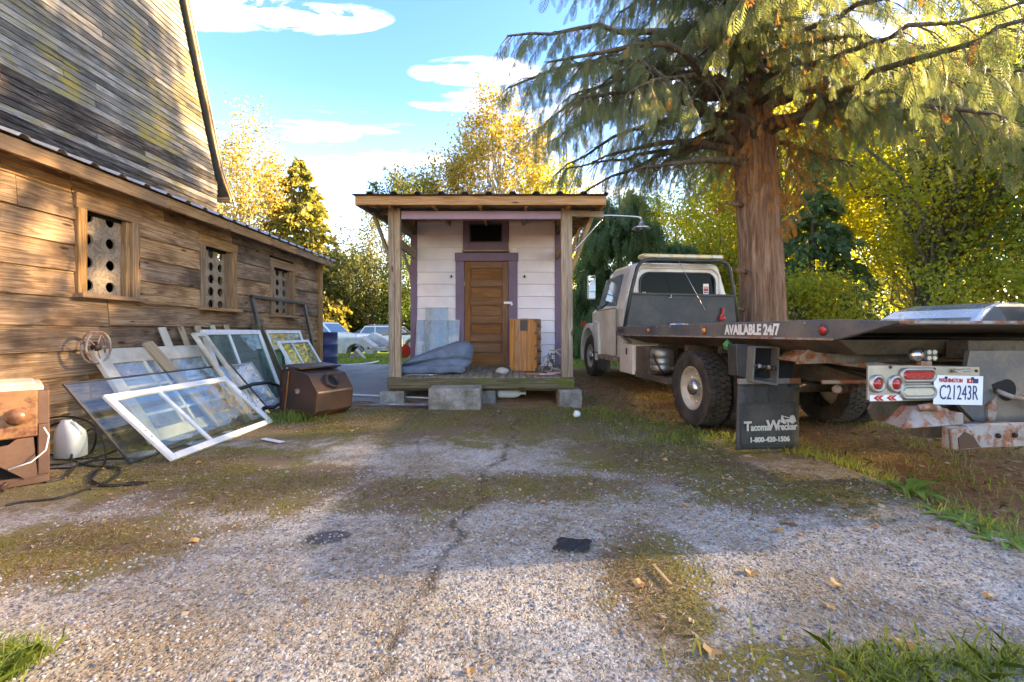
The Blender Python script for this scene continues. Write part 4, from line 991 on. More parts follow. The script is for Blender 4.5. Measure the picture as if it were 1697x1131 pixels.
# rail lamps and lettering
for y, z, m_, s_ in ((3.59, 1.118, ORANGEL, 1.), (2.17, 1.112, ORANGEL, 1.05), (.57, 1.112, REDL, 1.)):
    MB().lathe([(0, -.022), (.024*s_, -.018), (.032*s_, -.006), (.033*s_, .0)], (0, y, z), 'x', 16).obj('side_marker', m_, tk)
    MB().lathe([(.033, -.008), (.042, -.006), (.042, .001)], (0, y, z), 'x', 16).obj('marker_ring', BLACK, tk)
Mside = lambda y, z, x=-.002: axes((x, y, z), (0,-1,0), (0,0,1), (-1,0,0))
text('rail_lettering', 'AVAILABLE 24/7', .128, Mside(1.41, 1.114), WHITE, tk, .001, .0055, sx=.86)
# frame rails, sub-frame
for x in (.78, 1.44): MB().box(x, x+.08, .25, 8.2, .62, .86).obj('frame_rail', DARKFRAME, tk)
for y in (.5, 1.6, 3.3, 4.6): MB().box(.861, 1.439, y, y+.1, .66, .8).obj('frame_tie', DARKFRAME, tk)
MB().box(.55, 1.75, .6, .75, .5, .63).obj('rear_beam', DARKFRAME, tk)
MB().tube([(.1, 2.56, .44), (2.2, 2.56, .44)], .07, 12).lathe([(0, -.2), (.14, -.16), (.2, -.05), (.2, .05), (.14, .16), (0, .2)], (1.15, 2.56, .44), 'x', 16).obj('rear_axle', DARKFRAME, tk)
MB().tube([(.2, 6.75, .58), (2.1, 6.75, .58)], .05, 10).obj('front_axle', DARKFRAME, tk)
MB().tube([(.5, 1.0, .62), (.62, 1.1, .6), (.75, 1.1, .62)], .035, 10).obj('exhaust', RUSTBAR, tk)
# wheels
def wheel(x, y, z, r, wd, tread, rim, sgn=-1, rm=.57, rub=RUBBER, hubcap=True):
    """one tyre with rim; sgn is the side the rim face looks to"""
    e = bpy.data.objects.new('wheel', None); col.objects.link(e); e.parent = tk; e.location = (x, y, z); e.scale = (-sgn, 1, 1)
    h = wd/2; ri = r*rm
    prof = [(ri, -h*.82), (ri*1.06, -h*.96), (r*.82, -h*1.0), (r*.93, -h*.95), (r*.958, -h*.8), (r*.96, 0), (r*.958, h*.8), (r*.93, h*.95), (r*.82, h), (ri, h*.82)]
    MB().lathe(prof, (0, 0, 0), 'x', 48).obj('tyre', rub, e)
    if tread:
        m = MB(); n = 40
        for k in range(n):
            a0 = 2*math.pi*k/n
            for j, (xa, xb) in enumerate(((-.97, -.52), (-.47, -.05), (0., .42), (.47, .97))):
                a = a0+(.5 if j % 2 else 0)*2*math.pi/n; da = 2*math.pi/n*.36
                P_ = []
                for rr in (r*.93, r):
                    for xx, ss in ((xa, -1), (xb, -1), (xb, 1), (xa, 1)):
                        aa = a+ss*da+(xx*.05 if j in (0, 3) else 0); r2 = rr-(.018*r if abs(xx) > .9 else 0); P_.append((xx*h, r2*math.cos(aa), r2*math.sin(aa)))
                m.hexa(P_)
        o = m.obj('tread_blocks', rub, e); tag(o, kind='stuff')
    else:
        for xx in (-.6, -.2, .2, .6): MB().lathe([(r*.97, (xx-.13)*h), (r, (xx-.12)*h), (r, (xx+.12)*h), (r*.97, (xx+.13)*h)], (0,0,0), 'x', 48).obj('tread_rib', rub, e)
    MB().lathe([(ri*1.0, -h*.84), (ri*.94, -h*.86), (ri*.9, -h*.6), (ri*.82, -h*.3), (ri*.5, -h*.22), (ri*.32, -h*.3), (0, -h*.3)], (0, 0, 0), 'x', 36).obj('rim', rim, e)
    if hubcap:
        MB().lathe([(0, -h*1.05), (.05, -h*1.02), (.085, -h*.85), (.1, -h*.6), (.1, -h*.25)], (0, 0, 0), 'x', 20).obj('hub_cap', STEEL, e)
        for k in range(8):
            a = k*math.pi/4; MB().lathe([(0, -h*.42), (.014, -h*.42), (.016, -h*.2)], (0, ri*.62*math.cos(a), ri*.62*math.sin(a)), 'x', 6).obj('wheel_nut', STEEL, e)
    return e
zr = .445
wheel(.165, 2.56, zr, .445, .25, True, RIMM); wheel(.475, 2.56, zr, .445, .25, True, RIMM, hubcap=False)
wheel(2.135, 2.56, zr, .445, .25, True, RIMM, 1); wheel(1.825, 2.56, zr, .445, .25, True, RIMM, 1, hubcap=False)
wheel(.22, 6.75, .60, .43, .25, False, RIMM, rub=RUBBERB); wheel(2.05, 6.75, .60, .43, .25, False, RIMM, 1, rub=RUBBERB)
# mud flap with lettering
yf = 1.40
fl = MB(); 
V = []; F = []
for i in range(9):
    for j in range(9):
        u, v_ = i/8, j/8; z = .035+.60*v_; V.append((-.13+.60*u-.03*(1-v_)+.012*v_, yf+.012*math.sin(u*5+v_*2)-.02*(1-v_), z))
for i in range(8):
    for j in range(8): F.append((i*9+j, (i+1)*9+j, (i+1)*9+j+1, i*9+j+1))
o = MB().add(V, F, True).obj('mud_flap', FLAP, tk); q = o.modifiers.new('t', 'SOLIDIFY'); q.thickness = .014; flap = o
Mr = lambda x, y, z: axes((x, y, z), (1,0,0), (0,0,1), (0,-1,0))
yt = yf-.042
text('flap_lettering', 'T', .115, Mr(-.055, yt, .245), GREYT, flap, .002, .004)
text('flap_lettering', 'acoma', .088, Mr(.065, yt, .235), GREYT, flap, .002, .003, sx=.78)
text('flap_lettering', 'W', .125, Mr(.195, yt, .248), GREYT, flap, .002, .005)
text('flap_lettering', 'recker', .088, Mr(.335, yt, .235), GREYT, flap, .002, .003, sx=.80)
text('flap_lettering', '1-800-420-1506', .062, Mr(.155, yt-.006, .125), GREYT, flap, .002, .0025, sx=.98)
m = MB()
for poly in ([(.27, .285), (.275, .34), (.285, .34), (.30, .30), (.36, .305), (.365, .335), (.395, .34), (.41, .315), (.42, .28), (.41, .275), (.27, .275)],):
    m.prism(poly, 'y', yt-.002, yt+.004)
m.bar((.28, yt, .335), (.37, yt, .31), .008, .004); 
for x in (.305, .385): m.lathe([(0, -.004), (.018, -.004), (.018, .004)], (x, yt-.001, .278), 'y', 12)
m.obj('wrecker_emblem', GREYT, flap)
fr_ = MB()
for a, b in (((-.115, .07), (-.115, .45)), ((.425, .08), (.425, .45)), ((-.10, .062), (.41, .062)), ((-.1, .455), (.41, .455))): fr_.bar((a[0], yf-.035, a[1]), (b[0], yf-.035, b[1]), .008, .008, (1,0,0) if a[0] == b[0] else (0,0,1))
fr_.obj('flap_border', FLAP, flap)
for x in (.03, .16, .29): MB().box(x-.004, x+.004, yf-.035, yf-.02, .46, .60).obj('flap_fold', FLAP, flap)
MB().box(-.13, .48, yf-.03, yf+.0, .625, .675).obj('flap_hanger', RUSTBAR, tk, bevel=.004)
# control box with levers
cbx = MB().prism([(-.14, .70), (-.15, .985), (.27, .985), (.42, .94), (.40, .60), (.36, .58)], 'y', yf-.02, yf+.12).obj('control_housing', BLACK, tk, bevel=.005)
m = MB(); a = [(-.055, .665), (-.035, .965), (.195, .955), (.18, .625)]
for i in range(4):
    p0, p1 = a[i], a[(i+1) % 4]; m.bar((p0[0], yf-.065, p0[1]), (p1[0], yf-.065, p1[1]), .014, .1, (0,1,0) if False else (0,0,1) if i % 2 else (1,0,0))
m.obj('lever_guard', ALUM, cbx)
MB().add([(-.045, yf-.022, .675), (.178, yf-.022, .64), (.19, yf-.022, .95), (-.03, yf-.022, .96), ], [(0,1,2,3)]).obj('lever_panel', DARKV, cbx)
for k in range(5):
    x = -.02+.045*k; z = .80-.006*k
    lv = MB().tube([(x, yf-.02, z-.05), (x-.01, yf-.08, z-.01), (x-.012, yf-.1, z)], .006, 6).obj('lever', STEEL, cbx)
    MB().lathe([(0, -.022), (.016, -.016), (.021, 0), (.016, .016), (0, .022)], (x-.012, yf-.105, z), 'y', 12).obj('lever_knob', RUSTBAR if k % 2 else BLACK, lv)
MB().hexa([(-.05, yf-.11, .668), (.178, yf-.11, .632), (.178, yf-.02, .66), (-.045, yf-.02, .69), (-.05, yf-.11, .676), (.178, yf-.11, .64), (.178, yf-.02, .668), (-.045, yf-.02, .698)]).obj('guard_floor', ALUM, cbx)
# curved bracket and tilt arm
V = []; F = []
for i in range(9):
    t = i/8; x = .17+.28*t; z = .86+.13*math.sin(t*1.9)-.0; 
    for y in (1.05, 1.30): V.append((x, y-.1*t, z))
for i in range(8): F.append((2*i, 2*i+1, 2*i+3, 2*i+2))
o = MB().add(V, F, True).obj('curved_bracket', RUSTBAR, tk); q = o.modifiers.new('t', 'SOLIDIFY'); q.thickness = .02
MB().add([(.165, 1.05, .83), (.17, 1.05, .87), (.25, 1.02, .955), (.33, .99, .99), (.40, .97, .985), (.40, .965, .9), (.39, .97, .84)], [(0,1,2,3,4,5,6)]).obj('bracket_cheek', RUSTBAR, tk).modifiers.new('t', 'SOLIDIFY').thickness = .012
MB().bar((.34, .98, .88), (.80, .62, .80), .065, .05).obj('tilt_arm', RUSTBAR, tk, bevel=.006)
MB().bar((.72, .66, .80), (1.0, .5, .75), .11, .09).obj('arm_clevis', DARKFRAME, tk, bevel=.006)
MB().tube([(.36, 1.0, .68), (.55, .9, .69), (.8, .7, .72)], .018, 8).obj('hose', RUSTBAR, tk)
MB().tube([(.78, .62, .74), (.78, .58, .66), (.74, .56, .6)], .02, 8).obj('hook', RUSTBAR, tk)
# box beam across the tail and rusty reaction plate
MB().box(.95, 2.0, .36, .52, .90, 1.04).obj('tail_box_beam', DARKFRAME, tk, bevel=.008)
MB().box(.35, 2.0, .42, .5, .50, .64).obj('lower_cross_beam', DARKFRAME, tk, bevel=.008)
MB().prism([(.24, .48), (.2, .56), (.26, .64), (.52, .64), (.52, .46)], 'y', .40, .42).obj('rusty_gusset', DARKFRAME, tk)
# light board
LB = MB().prism([(-.03, .66), (-.025, .885), (.10, .885), (.80, .868), (.80, .655), (.10, .645)], 'y', .18, .2).obj('light_board', ALUM, tk, bevel=.004)
def lamp(x, z, mat):
    o = MB().lathe([(0, -.02), (.03, -.017), (.036, -.004)], (x, .18, z), 'y', 20).obj('round_tail_lamp', mat, LB)
    MB().lathe([(.036, -.012), (.044, -.022), (.058, -.014), (.06, .001)], (x, .18, z), 'y', 20).obj('lamp_bezel', ALUM, o)
lamp(.03, .765, REDL); lamp(.165, .762, REDL)
def oval(x, z, mat, w_=.085, h_=.026):
    pts = [(x+w_*(1 if math.cos(a) > 0 else -1)+h_*1.0*math.cos(a), z+h_*math.sin(a)) for a in np.linspace(.05, 2*math.pi+.05, 20, endpoint=False)]
    o = MB().prism(pts, 'y', .158, .178).obj('oval_tail_lamp', mat, LB, bevel=.008)
    MB().tube([(x+w_*(1 if math.cos(a) > 0 else -1)+(h_+.012)*math.cos(a), .172, z+(h_+.012)*math.sin(a)) for a in np.linspace(.05, 2*math.pi+.05, 24, endpoint=False)], .013, 7, closed=True).obj('lamp_bezel', ALUM, o)
oval(.325, .817, REDL); oval(.325, .707, CLEARL)
# chevron strip
cs = MB().box(-.02, .215, .1765, .179, .653, .692).obj('reflective_strip', WHITE, LB)
for k in range(4):
    x = .005+.028*k+(.018 if k > 1 else 0)+(.0 if k < 2 else .02)
    MB().prism([(x, .6725), (x+.026, .69), (x+.048, .69), (x+.022, .6725), (x+.048, .655), (x+.026, .655)], 'y', .1745, .1766).obj('red_chevron', REDT, LB)
for x, z in ((.13, .87), (.45, .855), (.77, .84)): MB().lathe([(0, -.008), (.01, -.006), (.01, 0)], (x, .18, z), 'y', 8).obj('board_screw', RUST, LB)
MB().box(.58, .70, .15, .18, .838, .856).box(.585, .62, .14, .16, .83, .85).obj('plate_light', ALUM, LB, bevel=.004)
# licence plate
Mpl = Matrix.Translation((.62, .17, .715)) @ Matrix.Rotation(R(2), 4, 'Y')
lpate = MB().box(-.185, .185, -.004, .0, -.096, .096).obj('licence_plate', PLATEM, tk, Mpl); bev(lpate, .003, 2)
def Mp(x, z): return axes((x, -.0055, z), (1,0,0), (0,0,1), (0,-1,0))
text('plate_lettering', 'C21243R', .138, Mp(0, -.02), NAVY, lpate, .001, -.0005, sx=.56)
text('plate_lettering', 'WASHINGTON', .036, Mp(-.062, .062), REDT, lpate, .001, .0008, sx=.72)
MB().box(.06, .1, -.006, -.004, .048, .078).obj('plate_sticker', REDT, lpate); MB().box(.105, .145, -.006, -.004, .048, .078).obj('plate_sticker', NAVY, lpate)
text('plate_lettering', '8', .026, axes((.08, -.007, .063), (1,0,0), (0,0,1), (0,-1,0)), WHITE, lpate, .0005)
for x in (-.1, .1): MB().lathe([(0, -.012), (.009, -.01), (.009, -.003)], (x, 0, .08), 'y', 8).obj('plate_bolt', RUST, lpate)
# LED work lamp
wl = MB().box(.40, .50, .19, .24, .905, .985).obj('work_lamp', BLACK, tk, bevel=.01)
for i in range(2):
    for j in range(2): MB().lathe([(0, -.006), (.014, -.004), (.016, 0)], (.43+.04*i, .19, .925+.04*j), 'y', 12).obj('led', CLEARL, wl)
MB().lathe([(0, -.03), (.036, -.022), (.045, .0), (.04, .02), (0, .03)], (.355, .21, .945), 'y', 18).obj('round_lamp', STEEL, tk)
MB().box(.38, .46, .2, .23, .875, .906).obj('lamp_foot', RUSTBAR, tk)
# steel wing plate with cut-out, tow bar at lower right
V = [(.80, .97), (1.5, .97), (1.5, .42), (.92, .42), (.72, .60)]
wp = MB().prism(V, 'y', .24, .27).obj('wing_plate', BLACKRAIL, tk)
MB().lathe([(0, -.002), (.075, -.002)], (1.09, .24, .70), 'y', 20).prism([(.99, .68), (.97, .74), (1.03, .76), (1.08, .77), (1.08, .66)], 'y', .2378, .2395).obj('plate_opening', DARKV, wp)
MB().tube([(.98, .22, .70), (1.04, .18, .665), (1.15, .15, .64), (1.3, .1, .6)], .016, 8).obj('rusty_lever', RUSTBAR, tk)
MB().prism([(.93, .45), (.92, .6), (.99, .66), (1.0, .6), (.97, .45)], 'y', .225, .24).obj('rusty_plate', RUSTBAR, tk)
tb = MB().prism([(-.01, .385), (.0, .515), (.03, .525), (.03, .385)], 'x', .33, 2.0).obj('tow_bar', RUSTBAR, tk)
MB().prism([(.34, .38), (.325, .51), (.43, .515), (.54, .385)], 'y', -.035, -.011).obj('tow_bar_end', RUSTBAR, tk, bevel=.006)
MB().prism([(.37, .39), (.36, .455), (.41, .49), (.46, .47), (.51, .395)], 'y', -.041, -.034).obj('rust_pad', RUST, tk)
for x in (.68, .80, .92, 1.04): MB().lathe([(0, -.0165), (.016, -.0165), (.016, -.008)], (x, 0, .455), 'y', 10).obj('bar_hole', DARKV, tk)
MB().hexa([(.03, .0, .51), (.44, .0, .525), (.44, .2, .525), (.1, .2, .51), (.17, .06, .62), (.40, .05, .62), (.40, .18, .62), (.2, .18, .62)]).box(.39, .45, .0, .2, .526, .60).obj('rusty_wedge', RUSTBAR, tk, bevel=.006)
MB().tube([(.19, .05, .625), (.23, .02, .64), (.30, .03, .625)], .022, 8).obj('wedge_lug', RUSTBAR, tk)
MB().box(.3, 1.0, .12, .2, .42, .5).obj('bar_carrier', DARKFRAME, tk)
# tool boxes, tank, steps between the axles
bx = MB().box(.03, .5, 4.25, 4.82, .44, .90).obj('tool_box', CABW, tk, bevel=.01)
m = MB()
cpt = (.022, 4.535, .67)
for a, b in (((4.28, .46), (4.79, .46)), ((4.79, .46), (4.79, .88)), ((4.79, .88), (4.28, .88)), ((4.28, .88), (4.28, .46))): m.add([(.029, *a), (.029, *b), cpt], [(0,1,2)])
m.obj('box_door', CABW, bx); MB().box(.012, .03, 4.46, 4.50, .74, .84).obj('box_latch', BLACK, bx)
MB().box(.06, .5, 3.75, 4.2, .5, .88).obj('tank_carrier', DARKFRAME, tk)
MB().lathe([(0, .0), (.15, .0), (.16, .015), (.16, .07), (.15, .08), (.16, .09), (.16, .16), (.15, .17), (.16, .18), (.16, .27), (.13, .31), (0, .31)], (.17, 3.55, .56), 'z', 24).obj('filter_canister', ALUM, tk)
MB().tube([(.05, 3.6, .86), (.0, 3.4, .72), (.03, 3.3, .6), (.12, 3.35, .52), (.2, 3.7, .5)], .012, 7).obj('air_hose', CABLE, tk)
MB().box(.05, .45, 3.15, 4.2, .42, .5).obj('lower_tray', DARKFRAME, tk)
MB().box(-.02, .42, 4.95, 5.85, .60, .66).obj('running_step', RUSTBAR, tk, bevel=.006)
MB().box(.0, .06, 5.35, 5.88, .40, .60).obj('step_flap', FLAP, tk)
MB().tube([(.62, 3.1, .9), (.5, 2.95, .96), (.45, 2.7, .98), (.5, 2.4, .95)], .045, 10).obj('exhaust_pipe', RUSTBAR, tk)
MB().lathe([(0, -.02), (.04, 0), (.045, .05), (0, .1)], (.02, 1.78, .93), 'z', 10).obj('green_tie', GREEN, tk)
# cab: shell lofted from sections
def loft(secs, name, mat, parent, cap=True):
    V = []; F = []; n = len(secs[0])
    for s_ in secs: V += s_
    for i in range(len(secs)-1):
        for k in range(n): F.append((i*n+k, i*n+(k+1) % n, (i+1)*n+(k+1) % n, (i+1)*n+k))
    if cap: F += [tuple(range(n)), tuple((len(secs)-1)*n+k for k in range(n))]
    return MB().add(V, F).obj(name, mat, parent)
cx = 1.14
def sect(y, wb, wm, wt, z0, zm, zt, r=.14, yt=None):
    yt = y if yt is None else yt
    pts = [(-wb, y, z0), (-wm, y, zm)]
    for k in range(4):
        a = k/3*math.pi/2; pts.append((-wt+r-r*math.cos(a), yt, zt-r+r*math.sin(a)))
    pts += [(-p_[0], p_[1], p_[2]) for p_ in pts[::-1]]
    return [(p_[0]+cx, p_[1], p_[2]) for p_ in pts]
cab = loft([sect(5.02, .96, .98, .78, .62, 1.50, 2.26), sect(5.10, .99, 1.0, .82, .62, 1.50, 2.29), sect(5.9, .99, 1.0, .84, .62, 1.50, 2.30), sect(6.35, .99, .99, .80, .62, 1.5, 2.26, yt=6.2), sect(6.85, .97, .95, .70, .62, 1.5, 1.95, yt=6.45)], 'cab_shell', CABW, tk); bev(cab, .012, 2)
for p_ in cab.data.polygons: p_.use_smooth = False
# bonnet and wings
hood = loft([sect(6.8, .80, .78, .7, .75, 1.3, 1.55, .12), sect(7.5, .74, .72, .62, .75, 1.2, 1.46, .12), sect(8.15, .68, .66, .55, .8, 1.1, 1.32, .12)], 'bonnet', CABW, tk); bev(hood, .015, 2)
for sgn in (-1, 1):
    pts = []
    for a in np.linspace(-.35, math.pi+.2, 14): pts.append((6.75+.56*math.cos(a), .66+.62*math.sin(a)))
    inn = [(6.75+.48*math.cos(a), .66+.52*math.sin(a)) for a in np.linspace(math.pi+.2, -.35, 14)]
    xo = cx+sgn*1.08; xi = cx+sgn*.72
    MB().prism(pts+inn, 'x', min(xo, xi), max(xo, xi)).obj('front_wing', CABW, tk, bevel=.01)
    MB().prism([(6.05, .66), (6.28, .64), (6.42, 1.2), (6.3, 1.32), (6.1, 1.28)], 'x', min(xo, cx+sgn*.98), max(xo, cx+sgn*.98)).obj('wing_skirt', CABW, tk, bevel=.01)
for k in range(3): MB().lathe([(0, -.012), (.014, -.01), (.014, 0)], (cx-1.08, 6.09+.07*k, .70), 'x', 8).obj('skirt_bolt', BLACK, tk)
# cab windows: rear with seal, side doors
def roundrect(x0, x1, z0, z1, r, zl=0):
    out = []
    for cx_, cz_, a0 in ((x1-r, z1-r, 0), (x0+r, z1-r, 90), (x0+r*.4, z0+r*.4, 180), (x1-r*.4, z0+r*.4, 270)):
        rr = r if a0 < 180 else r*.4
        for k in range(5): a = R(a0+22.5*k); out.append((cx_+rr*math.cos(a), cz_+rr*math.sin(a)))
    return out
rp = roundrect(.46, 1.82, 1.5, 2.11, .16)
rw = MB().prism(rp, 'y', 4.992, 5.012).obj('rear_window', CARGLASS, tk)
MB().tube([(a, 4.995, b) for a, b in rp], .018, 6, closed=True).obj('window_seal', BLACK, rw)
rp2 = roundrect(.36, 1.92, 1.42, 2.2, .2)
MB().tube([(a, 5.008, b) for a, b in rp2], .022, 6, closed=True).obj('window_pressing', CABW, tk)
st_ = MB().box(1.60, 1.70, 4.986, 4.991, 1.75, 1.93).obj('window_sticker', WHITE, rw)
MB().box(1.61, 1.69, 4.983, 4.986, 1.80, 1.85).obj('sticker_band', REDT, rw); MB().box(1.61, 1.69, 4.983, 4.986, 1.855, 1.885).obj('sticker_band', ORANGEL, rw); MB().box(1.61, 1.69, 4.983, 4.986, 1.77, 1.79).obj('sticker_band', NAVY, rw)
MB().box(.50, .56, 4.986, 4.991, 1.75, 1.775).obj('window_sticker', WHITE, rw)
MB().box(.325, .365, 5.0, 5.014, 1.78, 2.0).obj('shell_lettering', NAVY, tk)
dr_ = MB().add([(cx-1.012, 5.25, .68), (cx-1.012, 6.3, .68), (cx-1.02, 6.3, 1.5), (cx-1.02, 5.2, 1.5)], [(0,1,2,3)]).obj('cab_door', CABW, tk); q = dr_.modifiers.new('t', 'SOLIDIFY'); q.thickness = .02
MB().add([(cx-.99, 5.28, 1.54), (cx-.985, 6.35, 1.54), (cx-.89, 6.12, 2.1), (cx-.87, 5.34, 2.12)], [(0,1,2,3)]).obj('side_window', CARGLASSB, tk).modifiers.new('t', 'SOLIDIFY').thickness = .03
MB().add([(cx-.72, 6.86, 1.55), (cx+.72, 6.86, 1.55), (cx+.62, 6.46, 1.98), (cx-.62, 6.46, 1.98)], [(0,1,2,3)]).obj('windscreen', CARGLASSB, tk).modifiers.new('t', 'SOLIDIFY').thickness = .03
MB().add([(cx+.99, 5.28, 1.54), (cx+.985, 6.35, 1.54), (cx+.89, 6.12, 2.1), (cx+.87, 5.34, 2.12)], [(0,1,2,3)]).obj('side_window', CARGLASSB, tk).modifiers.new('t', 'SOLIDIFY').thickness = .03
for z, w_ in ((1.30, .34), (.98, .3)):
    for k in range(3): MB().box(cx-1.026, cx-1.022, 5.45+.16*k, 5.56+.16*k, z-.03, z+.04).obj('door_lettering', REDT if z > 1.1 else NAVY, dr_)
MB().box(cx-1.03, cx-1.02, 5.3, 5.42, 1.28, 1.32).obj('door_handle', BLACK, dr_)
MB().box(cx-1.14, cx-1.04, 6.98, 7.08, 1.22, 1.32).obj('turn_lamp', REDM, tk, bevel=.01)
# mirror
mr = MB().box(-.06, .10, 6.32, 6.40, 1.74, 2.22).obj('mirror', CABW, tk, bevel=.02)
MB().box(-.045, .085, 6.312, 6.319, 1.9, 2.2).obj('mirror_glass', MIRROR, mr); MB().box(-.045, .085, 6.312, 6.319, 1.76, 1.88).obj('mirror_glass', MIRROR, mr)
MB().tube([(.02, 6.36, 1.74), (.04, 6.36, 1.66), (.2, 6.38, 1.5), (.26, 6.38, 1.5)], .022, 8).obj('mirror_arm', BLACK, mr)
# headache rack
rk = MB().tube([(.08, 4.72, 1.18), (.19, 4.72, 1.75), (.30, 4.72, 2.16), (.37, 4.72, 2.25), (.50, 4.72, 2.285), (1.75, 4.72, 2.285), (1.86, 4.72, 2.25), (1.92, 4.72, 2.16), (2.0, 4.72, 1.75), (2.06, 4.72, 1.18)], .032, 8).obj('rack_hoop', BLACK, tk)
MB().hexa([(.1, 4.7, 1.2), (2.04, 4.7, 1.2), (2.04, 4.74, 1.2), (.1, 4.74, 1.2), (.2, 4.7, 1.72), (1.98, 4.7, 1.70), (1.98, 4.74, 1.70), (.2, 4.74, 1.72)]).obj('rack_panel', BLACK, tk)
MB().bar((.19, 4.69, 1.725), (1.99, 4.69, 1.705), .03, .05).obj('rack_rail', BLACK, tk)
lb_ = MB().box(.42, 1.86, 4.78, 5.02, 2.33, 2.40).obj('light_bar', AMBERB, tk, bevel=.02)
for k in range(6): MB().box(.47+.235*k, .64+.235*k, 4.772, 4.781, 2.345, 2.385).obj('light_module', CLEARL if k % 2 else AMBERB, lb_)
MB().box(.55, .65, 4.75, 4.95, 2.29, 2.331).box(1.6, 1.7, 4.75, 4.95, 2.29, 2.331).obj('bar_bracket', BLACK, lb_)
MB().tube([(1.73, 4.66, 1.30), (1.72, 4.66, 1.36), (1.76, 4.66, 1.40), (1.76, 4.66, 1.50)], .022, 8).tube([(1.70, 4.66, 1.30), (1.80, 4.66, 1.33)], .03, 8).obj('red_snap_block', REDM, tk)
MB().tube([(.85, 4.6, 1.2), (1.1, 4.6, 1.2)], .05, 12).obj('winch_drum', STEEL, tk)
MB().tube([(.72, 4.5, 1.13), (.72, 4.5, 1.19), (.76, 4.5, 1.22), (.82, 4.5, 1.22), (.86, 4.5, 1.19), (.86, 4.5, 1.13)], .014, 7).obj('hand_rail', STEEL, tk)
MB().tube([(1.15, 4.5, 1.18), (1.5, 4.5, 1.18)], .035, 10).obj('cable_roll', RUST, tk)
MB().tube([(.99, 4.68, 2.27), (1.5, 4.5, 1.2)], .004, 5).obj('winch_cable', STEEL, tk)
MB().tube([(.85, 4.66, 1.72), (.85, 4.65, 1.66), (.81, 4.65, 1.66)], .008, 6).obj('rack_hook', STEEL, tk)

# rub strip, bolts, hoses, chain and seams
MB().bar((-.006, 4.84, 1.046), (-.006, .48, 1.046), .016, .014).obj('rub_strip', RUSTBAR, lrail)
for k in range(11): MB().lathe([(0, -.009), (.011, -.007), (.012, 0)], (0, .75+.37*k, 1.165), 'x', 8).obj('rail_bolt', RUSTBAR, lrail)
for y in (4.75, 4.62): MB().box(-.004, 0, y-.05, y+.05, 1.09, 1.15).obj('rail_plate', BLACK, lrail)
plank('tail_lip', (.0, -.008, 1.158), (2.3, -.008, 1.158), .018, .014, RUSTBAR, tk, bevel=0)
for i, (dx, dz) in enumerate(((0, 0), (.05, -.03), (.1, .02))):
    MB().tube([(.55+dx, 1.35, .86+dz), (.6+dx, 1.0, .78+dz), (.7+dx, .8, .73+dz), (.9+dx, .6, .76+dz), (1.2, .5, .84)], .013, 7).obj('hydraulic_hose', CABLE, tk)
ch_ = []
for k in range(11):
    x, y, z = 1.16+.012*k, .2-.005*k, .66-.03*abs(math.sin(k*.28))*k*.35
    ring = [(x+.016*math.cos(a), y+(.016*math.sin(a) if k % 2 else 0), z+(0 if k % 2 else .016*math.sin(a))) for a in np.linspace(0, 6.283, 10, endpoint=False)]
    MB().tube(ring, .005, 5, closed=True).obj('chain_link', RUSTBAR, tk)
for y0, y1 in ((5.2, 5.2), (6.32, 6.32)): MB().box(cx-1.034, cx-1.030, y0-.006, y0+.006, .68, 1.5).obj('door_seam', BLACK, dr_)
MB().bar((cx-1.034, 5.2, 1.51), (cx-1.026, 6.32, 1.51), .014, .01).obj('window_trim', BLACK, dr_)
MB().bar((.5, .3, .60), (1.9, .3, .60), .03, .03).obj('wiring_conduit', CABLE, tk)
